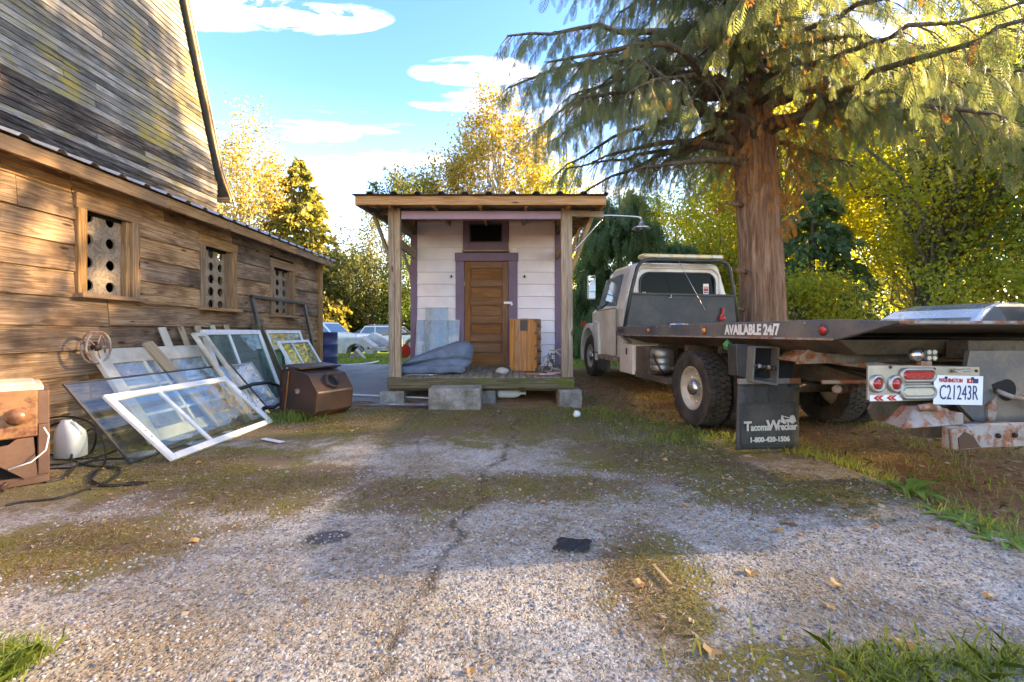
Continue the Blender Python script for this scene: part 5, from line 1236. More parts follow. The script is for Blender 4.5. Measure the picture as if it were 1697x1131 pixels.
# ---------------------------------------------------------------- vehicles standing further back
def car(name, label, loc, rz, body, green, wd, mat, wheels, rw, gl=CARGLASSB, top_in=.13, lamps=True, pillars=(), roof=True, cat='car'):
    """side profiles in (x, z), x forwards; built from body, greenhouse, panes, wheels"""
    t = thing(name, label, cat, loc, rz); h = wd/2
    # body with wheel arches
    bot = []
    zb = min(p_[1] for p_ in body)
    for wx in sorted(wheels):
        ra = rw*1.18
        bot += [(wx+ra*math.cos(a), max(zb, rw+ra*math.sin(a)*1.0)) for a in np.linspace(math.pi+.25, -.25, 9)]
    poly = bot+[p_ for p_ in body]
    o = MB().prism(poly, 'y', -h, h).obj('body', mat, t, bevel=.035)
    if green:
        g0 = green; V = []; n = len(g0)
        zl = g0[0][1]; zh = max(q[1] for q in g0)
        for s_ in (-1, 1):
            for x, z in g0: V.append((x, s_*(h-.03-top_in*(z-zl)/(zh-zl)), z))
        MB().add(V, [tuple(range(n)), tuple(range(2*n-1, n-1, -1))]+[(i, (i+1) % n, n+(i+1) % n, n+i) for i in range(n)]).obj('cabin', mat, t, bevel=.03)
        # panes sit a little proud of the cabin
        def yy(z): return h-.03-top_in*(z-zl)/(zh-zl)+.006
        lo, hi = zl+.04, zh-.09
        def xr(z, side):   # cabin ends at height z
            xs = []
            for i in range(n):
                a, b = g0[i], g0[(i+1) % n]
                if (a[1]-z)*(b[1]-z) <= 0 and a[1] != b[1]: xs.append(a[0]+(b[0]-a[0])*(z-a[1])/(b[1]-a[1]))
            return (min(xs)+.09) if side < 0 else (max(xs)-.09)
        cuts = [None]+list(pillars)+[None]
        for s_ in (-1, 1):
            for i in range(len(cuts)-1):
                l0 = xr(lo, -1) if cuts[i] is None else cuts[i]+.035; l1 = xr(hi, -1) if cuts[i] is None else cuts[i]+.035
                r0 = xr(lo, 1) if cuts[i+1] is None else cuts[i+1]-.035; r1 = xr(hi, 1) if cuts[i+1] is None else cuts[i+1]-.035
                MB().add([(l0, s_*yy(lo), lo), (r0, s_*yy(lo), lo), (r1, s_*yy(hi), hi), (l1, s_*yy(hi), hi)], [(0,1,2,3)]).obj('side_window', gl, t).modifiers.new('t', 'SOLIDIFY').thickness = .012
        for sgn, nm in ((1, 'windscreen'), (-1, 'rear_window')):
            a0, a1 = xr(lo, sgn)+sgn*.1, xr(hi, sgn)+sgn*.1
            MB().add([(a0, -yy(lo)+.1, lo), (a0, yy(lo)-.1, lo), (a1, yy(hi)-.1, hi), (a1, -yy(hi)+.1, hi)], [(0,1,2,3)]).obj(nm, gl, t).modifiers.new('t', 'SOLIDIFY').thickness = .012
    for wx in wheels:
        for s_ in (-1, 1):
            e = bpy.data.objects.new('wheel', None); col.objects.link(e); e.parent = t; e.location = (wx, s_*(h-.11), rw); e.scale = (1, s_, 1)
            MB().lathe([(rw*.62, -.1), (rw*.9, -.1), (rw, -.07), (rw, .07), (rw*.9, .1), (rw*.62, .1)], (0,0,0), 'y', 24).obj('tyre', RUBBER, e)
            MB().lathe([(rw*.63, .08), (rw*.5, .05), (rw*.2, .07), (0, .07)], (0,0,0), 'y', 20).obj('rim', ALUM, e)
    if lamps:
        xs = [p_[0] for p_ in body]; xf, xb = max(xs), min(xs)
        zl_ = sorted([p_[1] for p_ in body])[len(body)//2]
        for s_ in (-1, 1):
            MB().box(xf-.04, xf+.012, s_*(h-.28)-.14, s_*(h-.28)+.14, .62, .76).obj('headlight', CLEARL, t, bevel=.01)
            MB().box(xb-.012, xb+.05, s_*(h-.16)-.1, s_*(h-.16)+.1, .66, .86).obj('tail_light', REDL, t, bevel=.01)
    return t
suv_b = [(2.35,.35),(2.38,.75),(2.25,.95),(1.35,1.05),(-2.3,1.08),(-2.38,.7),(-2.35,.35)]
suv_g = [(1.3,1.04),(.55,1.62),(.2,1.68),(-1.9,1.66),(-2.28,1.07)]
s1 = car('suv', 'white family suv parked on the grass beyond the stripped truck bed', (-8.55, 33, gz(33)), R(2), suv_b, suv_g, 1.85, CARW, (1.4, -1.4), .36, pillars=(-1.15, -.1))
for s_ in (-1, 1): MB().tube([(-1.7, s_*.65, 1.70), (-1.6, s_*.65, 1.74), (.1, s_*.65, 1.74), (.2, s_*.65, 1.70)], .02, 6).obj('roof_rail', ALUM, s1)
MB().box(.75, .95, -1.1, -.93, 1.08, 1.2).obj('door_mirror', CARW, s1, bevel=.02)
sed_b = [(2.2,.32),(2.25,.62),(2.1,.82),(1.0,.96),(-1.3,.98),(-2.2,.95),(-2.3,.6),(-2.25,.32)]
sed_g = [(1.1,.94),(.35,1.38),(.0,1.44),(-.9,1.42),(-1.65,.97)]
p1 = car('pickup_cab', 'white pickup with raked windscreen behind the blue drum', (-10.3, 25, gz(25)+.15), R(-12), [(2.5,.4),(2.55,.8),(2.4,1.0),(1.0,1.06),(-2.5,1.06),(-2.55,.4)], [(1.0,1.05),(.35,1.62),(-.9,1.64),(-1.1,1.05)], 1.85, CARW, (1.6, -1.6), .37, pillars=(-.2,), cat='pickup')
car('dark_red_car', 'dark red car low behind the white pickup and planks', (-11.2, 37, gz(37)+.1), R(8), sed_b, sed_g, 1.75, CARR, (1.35, -1.35), .32, pillars=(-.3,))
silver = car('silver_car', 'silver car parked behind the bed of the tow truck', (8.9, 9.0, gz(9)), R(196), [(2.2,.32),(2.28,.65),(2.1,.9),(1.1,1.02),(-1.4,1.04),(-2.25,1.0),(-2.35,.6),(-2.3,.32)], [(1.35,1.0),(.75,1.33),(.25,1.45),(-.35,1.46),(-1.0,1.40),(-1.95,1.03)], 1.85, CARS, (1.4, -1.4), .34, pillars=(.35, -.55), top_in=.2)
# old white van facing the camera
van = car('white_van', 'old white van facing the camera beside the tow truck front wheel', (4.05, 20.5, gz(20.5)), R(-90), [(2.0,.42),(2.06,.55),(2.05,.92),(1.9,1.02),(1.2,1.1),(-2.4,1.1),(-2.45,.42)], [(1.15,1.08),(.6,1.62),(.3,1.68),(-2.3,1.68),(-2.42,1.08)], 1.95, CARO, (1.35, -1.5), .36, gl=CARGLASSB, pillars=(-.2,), lamps=False, cat='van')
MB().box(2.06, 2.09, -.52, .52, .66, .86).obj('grille', BLACK, van)
for k in range(4): MB().box(2.088, 2.10, -.5, .5, .68+.045*k, .695+.045*k).obj('grille_bar', ALUM, van)
for s_ in (-1, 1):
    MB().box(2.055, 2.1, s_*.68-.13, s_*.68+.13, .66, .85).obj('headlight', CLEARL, van, bevel=.01); MB().box(2.05, 2.09, s_*.87-.05, s_*.87+.05, .66, .85).obj('turn_lamp', ORANGEL, van)
MB().box(2.03, 2.16, -.98, .98, .42, .58).obj('front_bumper', STEEL, van, bevel=.02)
# stripped service truck bed
sv = thing('stripped_truck', 'rusty white service truck body without wheels among the junk', 'truck', (-6.85, 20, gz(20)), R(-8))
arch = [(.45+.42*math.cos(a), .3+.42*math.sin(a)) for a in np.linspace(math.pi, 0, 12)]
bodyp = [(-1.25, .3)]+arch+[(1.2, .3), (1.28, .62), (.75, .98), (-1.25, .98)]
MB().prism(bodyp, 'y', -.95, -.5).obj('side_body', CARO, sv, bevel=.02); MB().prism(bodyp, 'y', .5, .95).obj('side_body', CARO, sv, bevel=.02)
MB().box(-1.22, 1.15, -.5, .5, .45, .6).obj('bed_floor', DARKFRAME, sv); MB().prism([(.9, -.95), (1.5, -.6), (1.55, .6), (.9, .95)], 'z', .4, .58).obj('tail_board', CARO, sv, bevel=.02)
for x0, x1 in ((-1.2, -.72), (-.68, -.05)): MB().box(x0, x1, -.97, -.952, .45, .93).obj('locker_door', CARO, sv, bevel=.01)
for x, m_ in ((1.02, REDL), (1.14, CLEARL)): MB().lathe([(0, -.03), (.05, -.02), (.05, 0)], (x, -.95, .55), 'y', 14).obj('tail_lamp', m_, sv)
MB().box(-1.85, -1.27, -.8, .8, .35, 1.02).obj('rusty_cab_remnant', RUSTBAR, sv, bevel=.02)
MB().prism([(.5, .98), (1.6, .55), (1.75, .75), (.9, 1.2)], 'y', -.25, .1).obj('tow_boom', CARO, sv, bevel=.02)
e = bpy.data.objects.new('wheel', None); col.objects.link(e); e.parent = sv; e.location = (-.85, -.7, .22)
MB().lathe([(.12, -.1), (.22, -.1), (.24, 0), (.22, .1), (.12, .1)], (0,0,0), 'y', 20).obj('tyre', RUBBER, e); MB().lathe([(.13, -.08), (0, -.06)], (0,0,0), 'y', 16).obj('rim', RIMM, e)
plank('loose_panel', (.3, -1.02, .02), (.75, -1.0, .55), .3, .02, RUSTBAR, sv, up=(1,0,0)); plank('loose_panel', (.55, -1.05, .5), (1.0, -1.05, .05), .12, .02, CARO, sv, up=(1,0,1))
# planks and panels thrown on the junk
random.seed(8)
for i in range(6):
    x = -6.6+.45*i; o = plank('scrap_plank', (x-1.1, 22+.15*i, gz(22)+.95+.05*i), (x+1.0, 22.3+.1*i, gz(22)+1.15+.04*(i % 3)), .05, .25, [W_FRESH, W_GREY, W_BARE][i % 3], None)
    tag(o, ['orange', 'grey', 'tan', 'long orange', 'long grey', 'upper tan'][i]+' plank of the scrap heap beside the white suv', 'plank')
o = tag(plank('orange_panel', (-4.75, 19, gz(19)+.05), (-4.3, 19.2, gz(19)+.55), .5, .03, REDM, None, up=(.3,0,1)), 'orange red panel lying in the grass left of the hut', 'panel')
hs = thing('white_hose', 'thin pale hose curving over the far edge of the grey drive', 'hose', (-4.0, 11.6, gz(11.6)))
hs_pts = [P(548,612,11.2), P(575,613,11.2), P(605,611,11.6), P(622,607,12.2), P(628,603,12.6)]
MB().tube([Vector((q.x+4.0, q.y-11.6, .09)) for q in curve_pts(hs_pts, 6)], .02, 6).obj('hose_line', PLASTIC, hs)
# ---------------------------------------------------------------- trees
def unit(a): return a/np.maximum(1e-6, np.linalg.norm(a, axis=-1, keepdims=True))
def leafquads(C, size, r, droop=.25, aspect=.36, D=None):
    n = len(C); d = r.normal(size=(n, 3)); d[:, 2] -= droop*2
    if D is not None: d = d*.55+D*1.3
    d = unit(d); s = unit(np.cross(d, r.normal(size=(n, 3)))); L = (size*r.uniform(.6, 1.3, n))[:, None]
    nn = np.cross(d, s)
    V = np.stack([C, C+d*L*.45+s*L*aspect+nn*L*.06, C+d*L, C+d*L*.45-s*L*aspect+nn*L*.06], 1).reshape(-1, 3)
    return V, np.arange(n*4).reshape(n, 4)
def tubes(paths, seg=6):
    m = MB()
    for pts, rad in paths: m.tube(pts, rad, seg, caps=False)
    return m
def crooked(a, b, r, n=6, wob=.06, sag=0.):
    a, b = Vector(a), Vector(b); L = (b-a).length; out = []
    for i in range(n):
        t = i/(n-1); q = a.lerp(b, t)
        if 0 < i < n-1: q += Vector(r.normal(size=3))*L*wob
        q.z += sag*L*math.sin(t*math.pi); out.append(q)
    return out
def broadleaf(name, label, loc, h, cz, rad, nl, ls, lm, bm_, tr, seed, nclump=60, lean=(0, 0), sig=.2, group=None, low=0., hole=.0, shell=.55, branches=True):
    """trunk, limbs to every clump, and leaves gathered round the clumps"""
    r = np.random.default_rng(seed); t = thing(name, label, 'tree', loc, 0, group)
    top = Vector((lean[0], lean[1], h)); paths = []
    trunk = [Vector((lean[0]*k**1.5, lean[1]*k**1.5, h*.92*k))+Vector(r.normal(size=3))*.02*h*(0 < k < 1)*.5 for k in np.linspace(0, 1, 8)]
    trunk[0].z = -.1
    MB().tube(trunk, [max(.012, tr*(1.25 if i == 0 else 1-.85*i/7)) for i in range(8)], 9).obj('trunk', bm_, t)
    cl = []
    while len(cl) < nclump:
        q = r.normal(size=3); q /= np.linalg.norm(q); q *= r.uniform(shell, 1.)*(1+.25*mn.noise(Vector(q)*1.7+Vector((seed, 0, 0))))
        if hole and mn.noise(Vector(q)*2.2+Vector((0, seed, 0))) > hole: continue
        cl.append((q[0]*rad[0]+lean[0], q[1]*rad[1]+lean[1], cz+q[2]*rad[2]))
    cl = np.array(cl); cl = cl[cl[:, 2] > low+.2]
    if branches:
        for q in cl[:70]:
            k = min(.95, max(.12, (q[2]-rad[2]*.75)/(h*.92)*.9)); i = k*7; a = trunk[int(i)].lerp(trunk[min(7, int(i)+1)], i % 1)
            paths.append((crooked(a, q, r, 6, .05, .06), [tr*.3*(1-.8*j/5)+.006 for j in range(6)]))
        tubes(paths, 5).obj('branches', bm_, t)
    k = r.integers(0, len(cl), nl); sg = np.array(rad)*sig
    C = cl[k]+r.normal(size=(nl, 3))*sg*r.uniform(.5, 1.15, (len(cl), 1))[k]
    C[:, 2] = np.maximum(C[:, 2], low+.05)
    V, F = leafquads(C, ls, r); npmesh('crown', V, F, lm, t)
    return t
def conifer(name, label, loc, h, rb, nb, lm, bm_, seed, ls=.3, droop=.35, base=.06, group=None, per=26, tip=1.):
    r = np.random.default_rng(seed); t = thing(name, label, 'tree', loc, 0, group)
    MB().tube([(0, 0, -.1), (.02*h*r.normal()*.3, 0, h*.5), (0, 0, h)], [h*.016+.03, h*.01+.02, .012], 8).obj('trunk', bm_, t)
    C = []; D = []; paths = []
    for i in range(nb):
        k = base+(1-base)*(i+.5)/nb; k = 1-(1-k)**1.0
        L = rb*(1-k)**tip*r.uniform(.6, 1.12)+.12; a = r.uniform(0, 6.283)
        dr = np.array([math.cos(a), math.sin(a), 0]); z0 = h*k
        m = int(per*(L/rb)*1.3)+6; tt = r.uniform(.12, 1., m)**.75
        q = dr[None]*(L*tt)[:, None]; q[:, 2] = z0+L*(.12*tt-droop*tt**2)
        side = np.array([-dr[1], dr[0], 0]); q += side[None]*(r.normal(size=m)*L*.16*(1.1-tt*.7))[:, None]; q[:, 2] += r.normal(size=m)*.05*L
        C.append(q); D.append(np.repeat((dr*.8+np.array([0, 0, -.5]))[None], m, 0))
        if i % 3 == 0: paths.append(([(0, 0, z0), tuple(dr*L*.5+np.array([0, 0, z0+L*(.06-droop*.25)])), tuple(dr*L*.95+np.array([0, 0, z0+L*(.11-droop*.9)]))], [.02+.003*h*(1-k), .012, .004]))
    tubes(paths, 5).obj('branches', bm_, t)
    C = np.concatenate(C); D = np.concatenate(D); C[:, 2] = np.maximum(C[:, 2], .05)
    V, F = leafquads(C, ls, r, .3, .3, D); npmesh('crown', V, F, lm, t); return t
# flat fern-like spray of scale leaves
def spray_template(pairs=7, w_=.02, spread=36):
    V = []; 
    for i in range(pairs):
        x = .06+.82*i/(pairs-1); L = .34*math.sin(math.pi*(.18+.72*i/(pairs-1)))+.04
        for s_ in (-1, 1):
            a = R(spread); dx, dy = math.cos(a)*L, math.sin(a)*L*s_
            V += [(x, 0, 0), (x+dx*.5-dy*w_/L*1.5, dy*.5+dx*w_/L*1.5, -.01), (x+dx, dy, -.05-.1*L), (x+dx*.5+dy*w_/L*1.5, dy*.5-dx*w_/L*1.5, -.01)]
    V += [(0, 0, 0), (.5, .022, .0), (1.0, 0, -.03), (.5, -.022, .0)]
    V = np.array(V); V[:, 2] -= .18*V[:, 0]**2; return V
SPR = spray_template(8, .015); SPR2 = spray_template(5, .026)
def sprays(C, D, size, r, T=SPR):
    n = len(C); x = unit(D); y = unit(np.cross(x, r.normal(size=(n, 3)))); z = np.cross(x, y); z = np.where(z[:, 2:3] < 0, -z, z); y = np.cross(z, x)
    M = np.stack([x, y, z], 1)*np.asarray(size)[:, None, None]          # rows are axes
    V = (np.einsum('kj,njc->nkc', T, M)+C[:, None]).reshape(-1, 3); return V, np.arange(len(V)).reshape(-1, 4)
# ---- the big red cedar
CX, CY = 4.72, 8.6
cz0 = gz(CY)
ced = thing('cedar_tree', 'big red cedar with fluted bark trunk and drooping sprays over the tow truck', 'tree', (CX, CY, cz0))
V = []; F = []; NS, NR = 150, 70
def tcent(z): return (.08-.052*min(z, 6)+.02*math.sin(z*.9), .02*math.sin(z*.7+1))
def trad(z): return .395-.018*z+.16*math.exp(-z*2.2) if z < 4 else max(.03, .323-.026*(z-4))
for i in range(NR):
    z = -.1+13.5*(i/(NR-1))**1.25; c_ = tcent(z); r0 = trad(max(0, z))
    for k in range(NS):
        a = 2*math.pi*k/NS
        fl_ = .10*math.sin(3*a+.25*z+1)+.06*math.sin(7*a-.35*z)+.05*mn.noise((math.cos(a)*4, math.sin(a)*4, z*.45))+.06*mn.noise((math.cos(a)*9, math.sin(a)*9, z*.5))+.05*abs(mn.noise((math.cos(a)*22+.3*math.sin(z), math.sin(a)*22, z*.7)))
        fl_ += .16*math.exp(-((a-5.3)**2)/.1)*math.exp(-((z-3.0)**2)/.8)
        V.append((c_[0]+r0*(1+fl_)*math.cos(a), c_[1]+r0*(1+fl_)*math.sin(a), z))
for i in range(NR-1):
    for k in range(NS): F.append((i*NS+k, i*NS+(k+1) % NS, (i+1)*NS+(k+1) % NS, (i+1)*NS+k))
npmesh('trunk', V, F, BARK, ced, True)
r = np.random.default_rng(31); paths = []; C = []; D = []; CD = []; DD = []
def limb(h0, az, L, lift, sag, fronds=1., start=.22, r0=.075):
    n = 12; pts = []; c_ = tcent(h0); dr = np.array([math.cos(az), math.sin(az), 0]); sd = np.array([-dr[1], dr[0], 0]); wob = r.normal()*.12
    for i in range(n):
        t = i/(n-1); q = np.array([c_[0], c_[1], h0])+dr*L*t+sd*L*(wob*math.sin(t*2.6)+.02*r.normal())
        q[2] += L*(lift*t-sag*t*t+.10*max(0, t-.7)) ; pts.append(q)
    paths.append(([Vector(q) for q in pts], [r0*(1-.88*i/(n-1))+.006 for i in range(n)]))
    P_ = np.array(pts); step = .17; m = int(L*(1-start)/step)
    for j in range(m):
        t = start+(1-start)*(j+r.uniform(0, 1))/m; f = t*(n-1); i = min(n-2, int(f)); base = P_[i]+(P_[i+1]-P_[i])*(f-i); tan_ = unit((P_[i+1]-P_[i])[None])[0]
        for s_ in (-1, 1):
            if r.random() > .86: continue
            tl = r.uniform(.35, 1.0)*(1.1-.55*t)*min(1.3, .5+L/5); dirn = unit((tan_*.75+sd*s_*r.uniform(.5, 1.)+np.array([0, 0, r.uniform(-.35, .1)]))[None])[0]
            tw = [base+dirn*tl*u+np.array([0, 0, -.62*tl*u*u]) for u in (0, .35, .7, 1.)]
            paths.append(([Vector(q) for q in tw], [.011, .008, .005, .003]))
            if r.random() > fronds or mn.noise(Vector(base)*.9+Vector((7, 0, 0))) > .42: continue
            for u in np.arange(.12, 1.02, .115/max(.35, tl)):
                b = base+dirn*tl*u+np.array([0, 0, -.62*tl*u*u])
                for s2 in (-1, 1):
                    if r.random() < .3: continue
                    d = dirn*.45+np.cross(dirn, [0, 0, 1])*s2*r.uniform(.15, .6)+np.array([0, 0, -r.uniform(.8, 2.)])+r.normal(size=3)*.15
                    rr = math.hypot(b[0], b[1])
                    dead = r.random() < (.5 if rr < 1.3 else .05)
                    (CD if dead else C).append(b); (DD if dead else D).append(d)
for i in range(104):
    h0 = 4.5+9.5*(i/104)**1.2; az = i*2.399+r.uniform(-.35, .35); L = (5.2-.33*(h0-4.5))*r.uniform(.62, 1.06)
    dx, dy = math.cos(az), math.sin(az)
    if h0 < 5.2: L *= .8
    if dx < -.3: L = min(L, 4.7/abs(dx)*r.uniform(.75, 1.))
    limb(h0, az, L, r.uniform(.15, .42), r.uniform(.3, .55), 1., .2, .03+.05*(L/5))
# long low limbs towards the hut and a few that are nearly bare
for h0, az, L, lift, sag, fr in ((4.4, 3.45, 4.4, .55, .46, .9), (5.0, 3.15, 4.6, .5, .45, 1.), (4.3, 3.9, 3.6, .5, .42, .4), (4.2, 2.9, 3.0, .4, .4, .35), (4.0, 3.35, 2.6, .12, .25, .1), (4.5, 5.6, 3.6, .5, .5, 1.), (5.0, 4.4, 4.3, .5, .45, 1.), (5.4, 3.7, 4.8, .5, .42, 1.), (5.2, .2, 5., .45, .42, 1.), (4.6, 6.0, 4.4, .5, .5, 1.), (6.2, 3.3, 4.6, .35, .4, 1.), (6.0, 4.0, 5.0, .35, .4, 1.), (6.4, 5.0, 4.6, .3, .4, 1.), (5.2, 4.5, 1.8, .5, .7, 1.), (5.6, 4.9, 2.2, .45, .7, 1.), (6.1, 4.2, 2.4, .4, .7, 1.), (6.6, 4.7, 2.6, .4, .65, 1.), (7.2, 4.4, 2.8, .35, .6, 1.), (7.7, 5.0, 2.8, .35, .6, 1.), (5.0, 5.3, 2.0, .5, .7, 1.), (5.8, 3.9, 2.2, .4, .7, 1.)):
    limb(h0, az, L, lift, sag, fr, .25, .085)
# short dead epicormic sprays round the trunk
for i in range(900):
    a = r.uniform(0, 6.283); z = 2.7+2.6*r.random()**.7; b = np.array([.40*math.cos(a), .40*math.sin(a), z])+np.array([math.cos(a), math.sin(a), 0])*abs(r.normal())*.28*(z-2.6)
    if z < 3.4 and not (4.4 < a < 6.2): continue
    CD.append(b); DD.append(np.array([math.cos(a)*.5, math.sin(a)*.5, -1.])+r.normal(size=3)*.2)
tubes(paths, 5).obj('limbs', BARKG, ced)
C = np.array(C); D = np.array(D); V, F = sprays(C, D, r.uniform(.15, .38, len(C)), r); npmesh('crown', V, F, L_CEDAR, ced)
CD = np.array(CD); DD = np.array(DD)[:len(CD)]; V, F = sprays(CD, DD, r.uniform(.12, .25, len(CD)), r, SPR2); npmesh('dry_sprays', V, F, L_DEAD, ced)
for z, a, L in ((2.05, 3.4, .16), (1.35, 3.25, .1), (3.3, 3.3, .3)):
    MB().tube([(.36*math.cos(a), .36*math.sin(a), z), ((.45+L)*math.cos(a), (.45+L)*math.sin(a), z+.03)], [.05, .03], 7).obj('branch_stub', BARK, ced)
print('cedar sprays', len(C), len(CD))
# ---- weeping green conifer between hut and cab
r = np.random.default_rng(5)
we = thing('weeping_conifer', 'dense dark green conifer with hanging foliage between hut and truck cab', 'tree', (4.0, 17.0, gz(17)))
MB().tube([(0, 0, -.1), (.05, 0, 3), (0, 0, 6.6)], [.2, .12, .02], 8).obj('trunk', BARKG, we)
def weeping(t, n, hh, rad, seed):
    r = np.random.default_rng(seed); nb = 150; bz = hh*(.06+.9*r.random(nb)**.9); ba = r.uniform(0, 6.283, nb); bl = rad*(1-bz/hh*.93)**.55*r.uniform(.55, 1.15, nb)
    k = r.integers(0, nb, n); u = r.uniform(.25, 1., n)**.6; L = bl[k]*u; a = ba[k]+r.normal(size=n)*.16
    C = np.stack([L*np.cos(a), L*np.sin(a), np.maximum(.3, bz[k]+.12*L-.5*u*u*bl[k]*.6-np.abs(r.normal(size=n))*.28)], 1)
    D = np.stack([np.cos(a)*.3, np.sin(a)*.3, -np.ones(n)], 1)+r.normal(size=(n, 3))*.22
    V, F = sprays(C, D, r.uniform(.35, .75, n), r, SPR2); npmesh('crown', V, F, L_WEEP, t)
weeping(we, 6500, 6.6, 3.0, 5)
we2 = thing('weeping_conifer', 'lower drooping green conifer right behind the truck cab', 'tree', (7.0, 19.5, gz(19.5)))
MB().tube([(0, 0, -.1), (.05, 0, 3), (0, 0, 5.6)], [.18, .1, .02], 8).obj('trunk', BARKG, we2); weeping(we2, 4500, 5.4, 2.6, 6)
# ---- autumn trees behind
broadleaf('autumn_tree', 'airy golden tree rising behind the barn roof corner', (-20.8, 35, -.2), 16.5, 11.5, (3.6, 3.5, 5.6), 15000, .2, L_YEL, BARKP, .16, 3, 80, sig=.15)
conifer('conifer_tree', 'pointed sunlit conifer standing right of the barn roof', (-17.3, 37, -.2), 15.4, 6.6, 240, L_CON, BARKG, 7, .46, .28, per=95, tip=.85)
broadleaf('dark_leafy_tree', 'low dark leafy tree beyond the blue drum', (-14.2, 38.5, -.2), 8.6, 4.6, (3.9, 3, 4.2), 15000, .2, L_OLIVE, BARKG, .12, 11, 60)
broadleaf('slender_tree', 'slender open tree with thin twigs left of the hut roof', (-11.6, 37.5, -.2), 11.8, 6.6, (3.4, 3, 5.2), 9000, .17, L_OLIVE, BARKG, .09, 12, 90, sig=.12)
broadleaf('small_leafy_tree', 'small dark leafy tree close behind the hut left post', (-8.3, 38.5, -.2), 8.4, 4.4, (3.4, 3, 4), 13000, .2, L_GRN, BARKG, .1, 13, 60)
broadleaf('autumn_tree', 'tall golden tree with thin trunk above the left half of the hut roof', (-5.0, 32, -.2), 14.4, 10.2, (2.4, 2.5, 3.9), 7600, .2, L_YEL, BARKP, .14, 14, 60, sig=.15)
broadleaf('autumn_tree', 'tallest golden tree with forked pale trunk above the hut roof', (-1.2, 32, -.2), 18.2, 13.0, (3.4, 3., 5.0), 13000, .2, L_YEL, BARKP, .16, 15, 80, sig=.14, lean=(.3, 0))
broadleaf('autumn_tree', 'golden green tree seen through the cedar left limbs', (3.0, 34, -.2), 14, 9, (3.4, 3, 5.2), 12000, .22, L_YG, BARKG, .15, 16, 70)
broadleaf('dusky_tree', 'dusky olive tree peeking over the left end of the hut roof', (-7.0, 29, -.2), 12.2, 9.6, (1.9, 2, 2.2), 5000, .17, L_OLIVE, BARKG, .1, 17, 40)
conifer('conifer_tree', 'thin pale conifer between the cab and the cedar trunk', (11.9, 30, -.2), 10.4, 1.7, 110, L_CON, BARKG, 18, .3, .3, per=36)
broadleaf('autumn_tree', 'yellow leafy tree directly above the truck cab', (8.2, 27, -.2), 9.5, 5.6, (2.6, 2.6, 4.4), 18000, .15, L_YG, BARKG, .14, 19, 60)
broadleaf('maple_tree', 'round green maple just left of the cedar trunk', (9.3, 21.5, -.2), 7.6, 4.0, (2.6, 2.5, 3.4), 20000, .13, L_YG, BARKG, .13, 20, 60)
conifer('conifer_tree', 'dark bushy conifer right of the cedar trunk', (11.6, 17.5, -.2), 8.3, 3.0, 150, L_WEEP, BARKG, 22, .3, .45, per=60)
broadleaf('maple_tree', 'yellow green maple with leaning dark trunk at right', (14.2, 15.5, -.1), 11.5, 7.4, (4.2, 3.6, 4.2), 34000, .13, L_YG, BARKG, .3, 23, 110, lean=(1.2, .3), sig=.16)
broadleaf('maple_tree', 'glowing yellow green maple behind the cedar right limbs', (12.5, 21.5, -.2), 12.5, 7.4, (4.6, 3.6, 4.9), 34000, .14, L_YG, BARKG, .22, 24, 110, sig=.16)
broadleaf('alder_tree', 'tall pale trunked tree reaching up right of the cedar', (17.5, 19, -.2), 14.5, 9.0, (4.0, 3.6, 5.2), 22000, .15, L_YG, BARKP, .2, 25, 80, sig=.14)
broadleaf('green_maple', 'dark green leafy tree cut by the right picture edge', (16.6, 13.0, .0), 13.5, 8.2, (3.5, 3.2, 6.6), 20000, .16, L_GRN, BARKG, .2, 26, 80)
broadleaf('understorey_shrub', 'dense green shrub below the maples behind the silver car', (14.6, 13.2, 0), 3.8, 1.9, (2.8, 1.6, 1.9), 18000, .11, L_YG, BARKG, .08, 27, 60)
broadleaf('understorey_shrub', 'bushy green shrub right of the cedar foot', (9.4, 15.2, 0), 2.9, 1.45, (2.1, 1.4, 1.5), 14000, .11, L_YG, BARKG, .07, 28, 50)
broadleaf('poplar_tree', 'tall green gold tree filling the sky right of the cedar', (17.5, 30, -.2), 20, 12.0, (5.2, 4, 8), 30000, .2, L_YG, BARKG, .22, 61, 120, sig=.15)
broadleaf('poplar_tree', 'tall green gold tree behind the maples at the right edge', (27.5, 31, -.2), 22, 13.0, (6, 4, 9), 30000, .22, L_YG, BARKG, .22, 62, 120, sig=.15)
# unseen tree belt off to the right, added and sized to shade the yard
belt = [(26, -8, 11.8, 4.8, 9500), (31, -3, 13, 5, 9500), (25.5, 1.5, 11.8, 4.8, 9500), (29.5, 6, 12.8, 5, 9500), (25.5, 10.5, 12, 4.8, 9500), (31, 15, 13.2, 5, 9500), (27, 20, 12.4, 4.8, 9500)]
nth = ['nearest', 'second', 'third', 'fourth', 'fifth', 'sixth', 'last']
for i, (x, y, h_, rd, nl_) in enumerate(belt):
    broadleaf('shade_belt_tree', nth[i]+' unseen tree of the belt added to shade the yard', (x, y, 0), h_, h_*.52, (rd, rd, h_*.46), nl_, .28, L_YG if i % 2 else L_YEL, BARKG, .16, 40+i, 70, group='unseen belt of shade trees on the right')
# far mass of woodland closing the view
r = np.random.default_rng(77); n = 90000
xx = r.uniform(-62, 62, n); yy = 44+r.normal(size=n)*2.0+.004*xx**2
tp = np.array([4.6+2.2*mn.noise((a*.12, 0, 0))+1.5*mn.noise((a*.5, 3, 0)) for a in xx])+np.clip((xx-6)/12, 0, 1)*4.5
zz = r.random(n)**.8*tp-.2
V, F = leafquads(np.stack([xx, yy, zz], 1), .42, r, .1)
tag(npmesh('woodland', V, F, L_OLIVE), 'far wooded belt closing the yard behind the cars', kind='stuff')
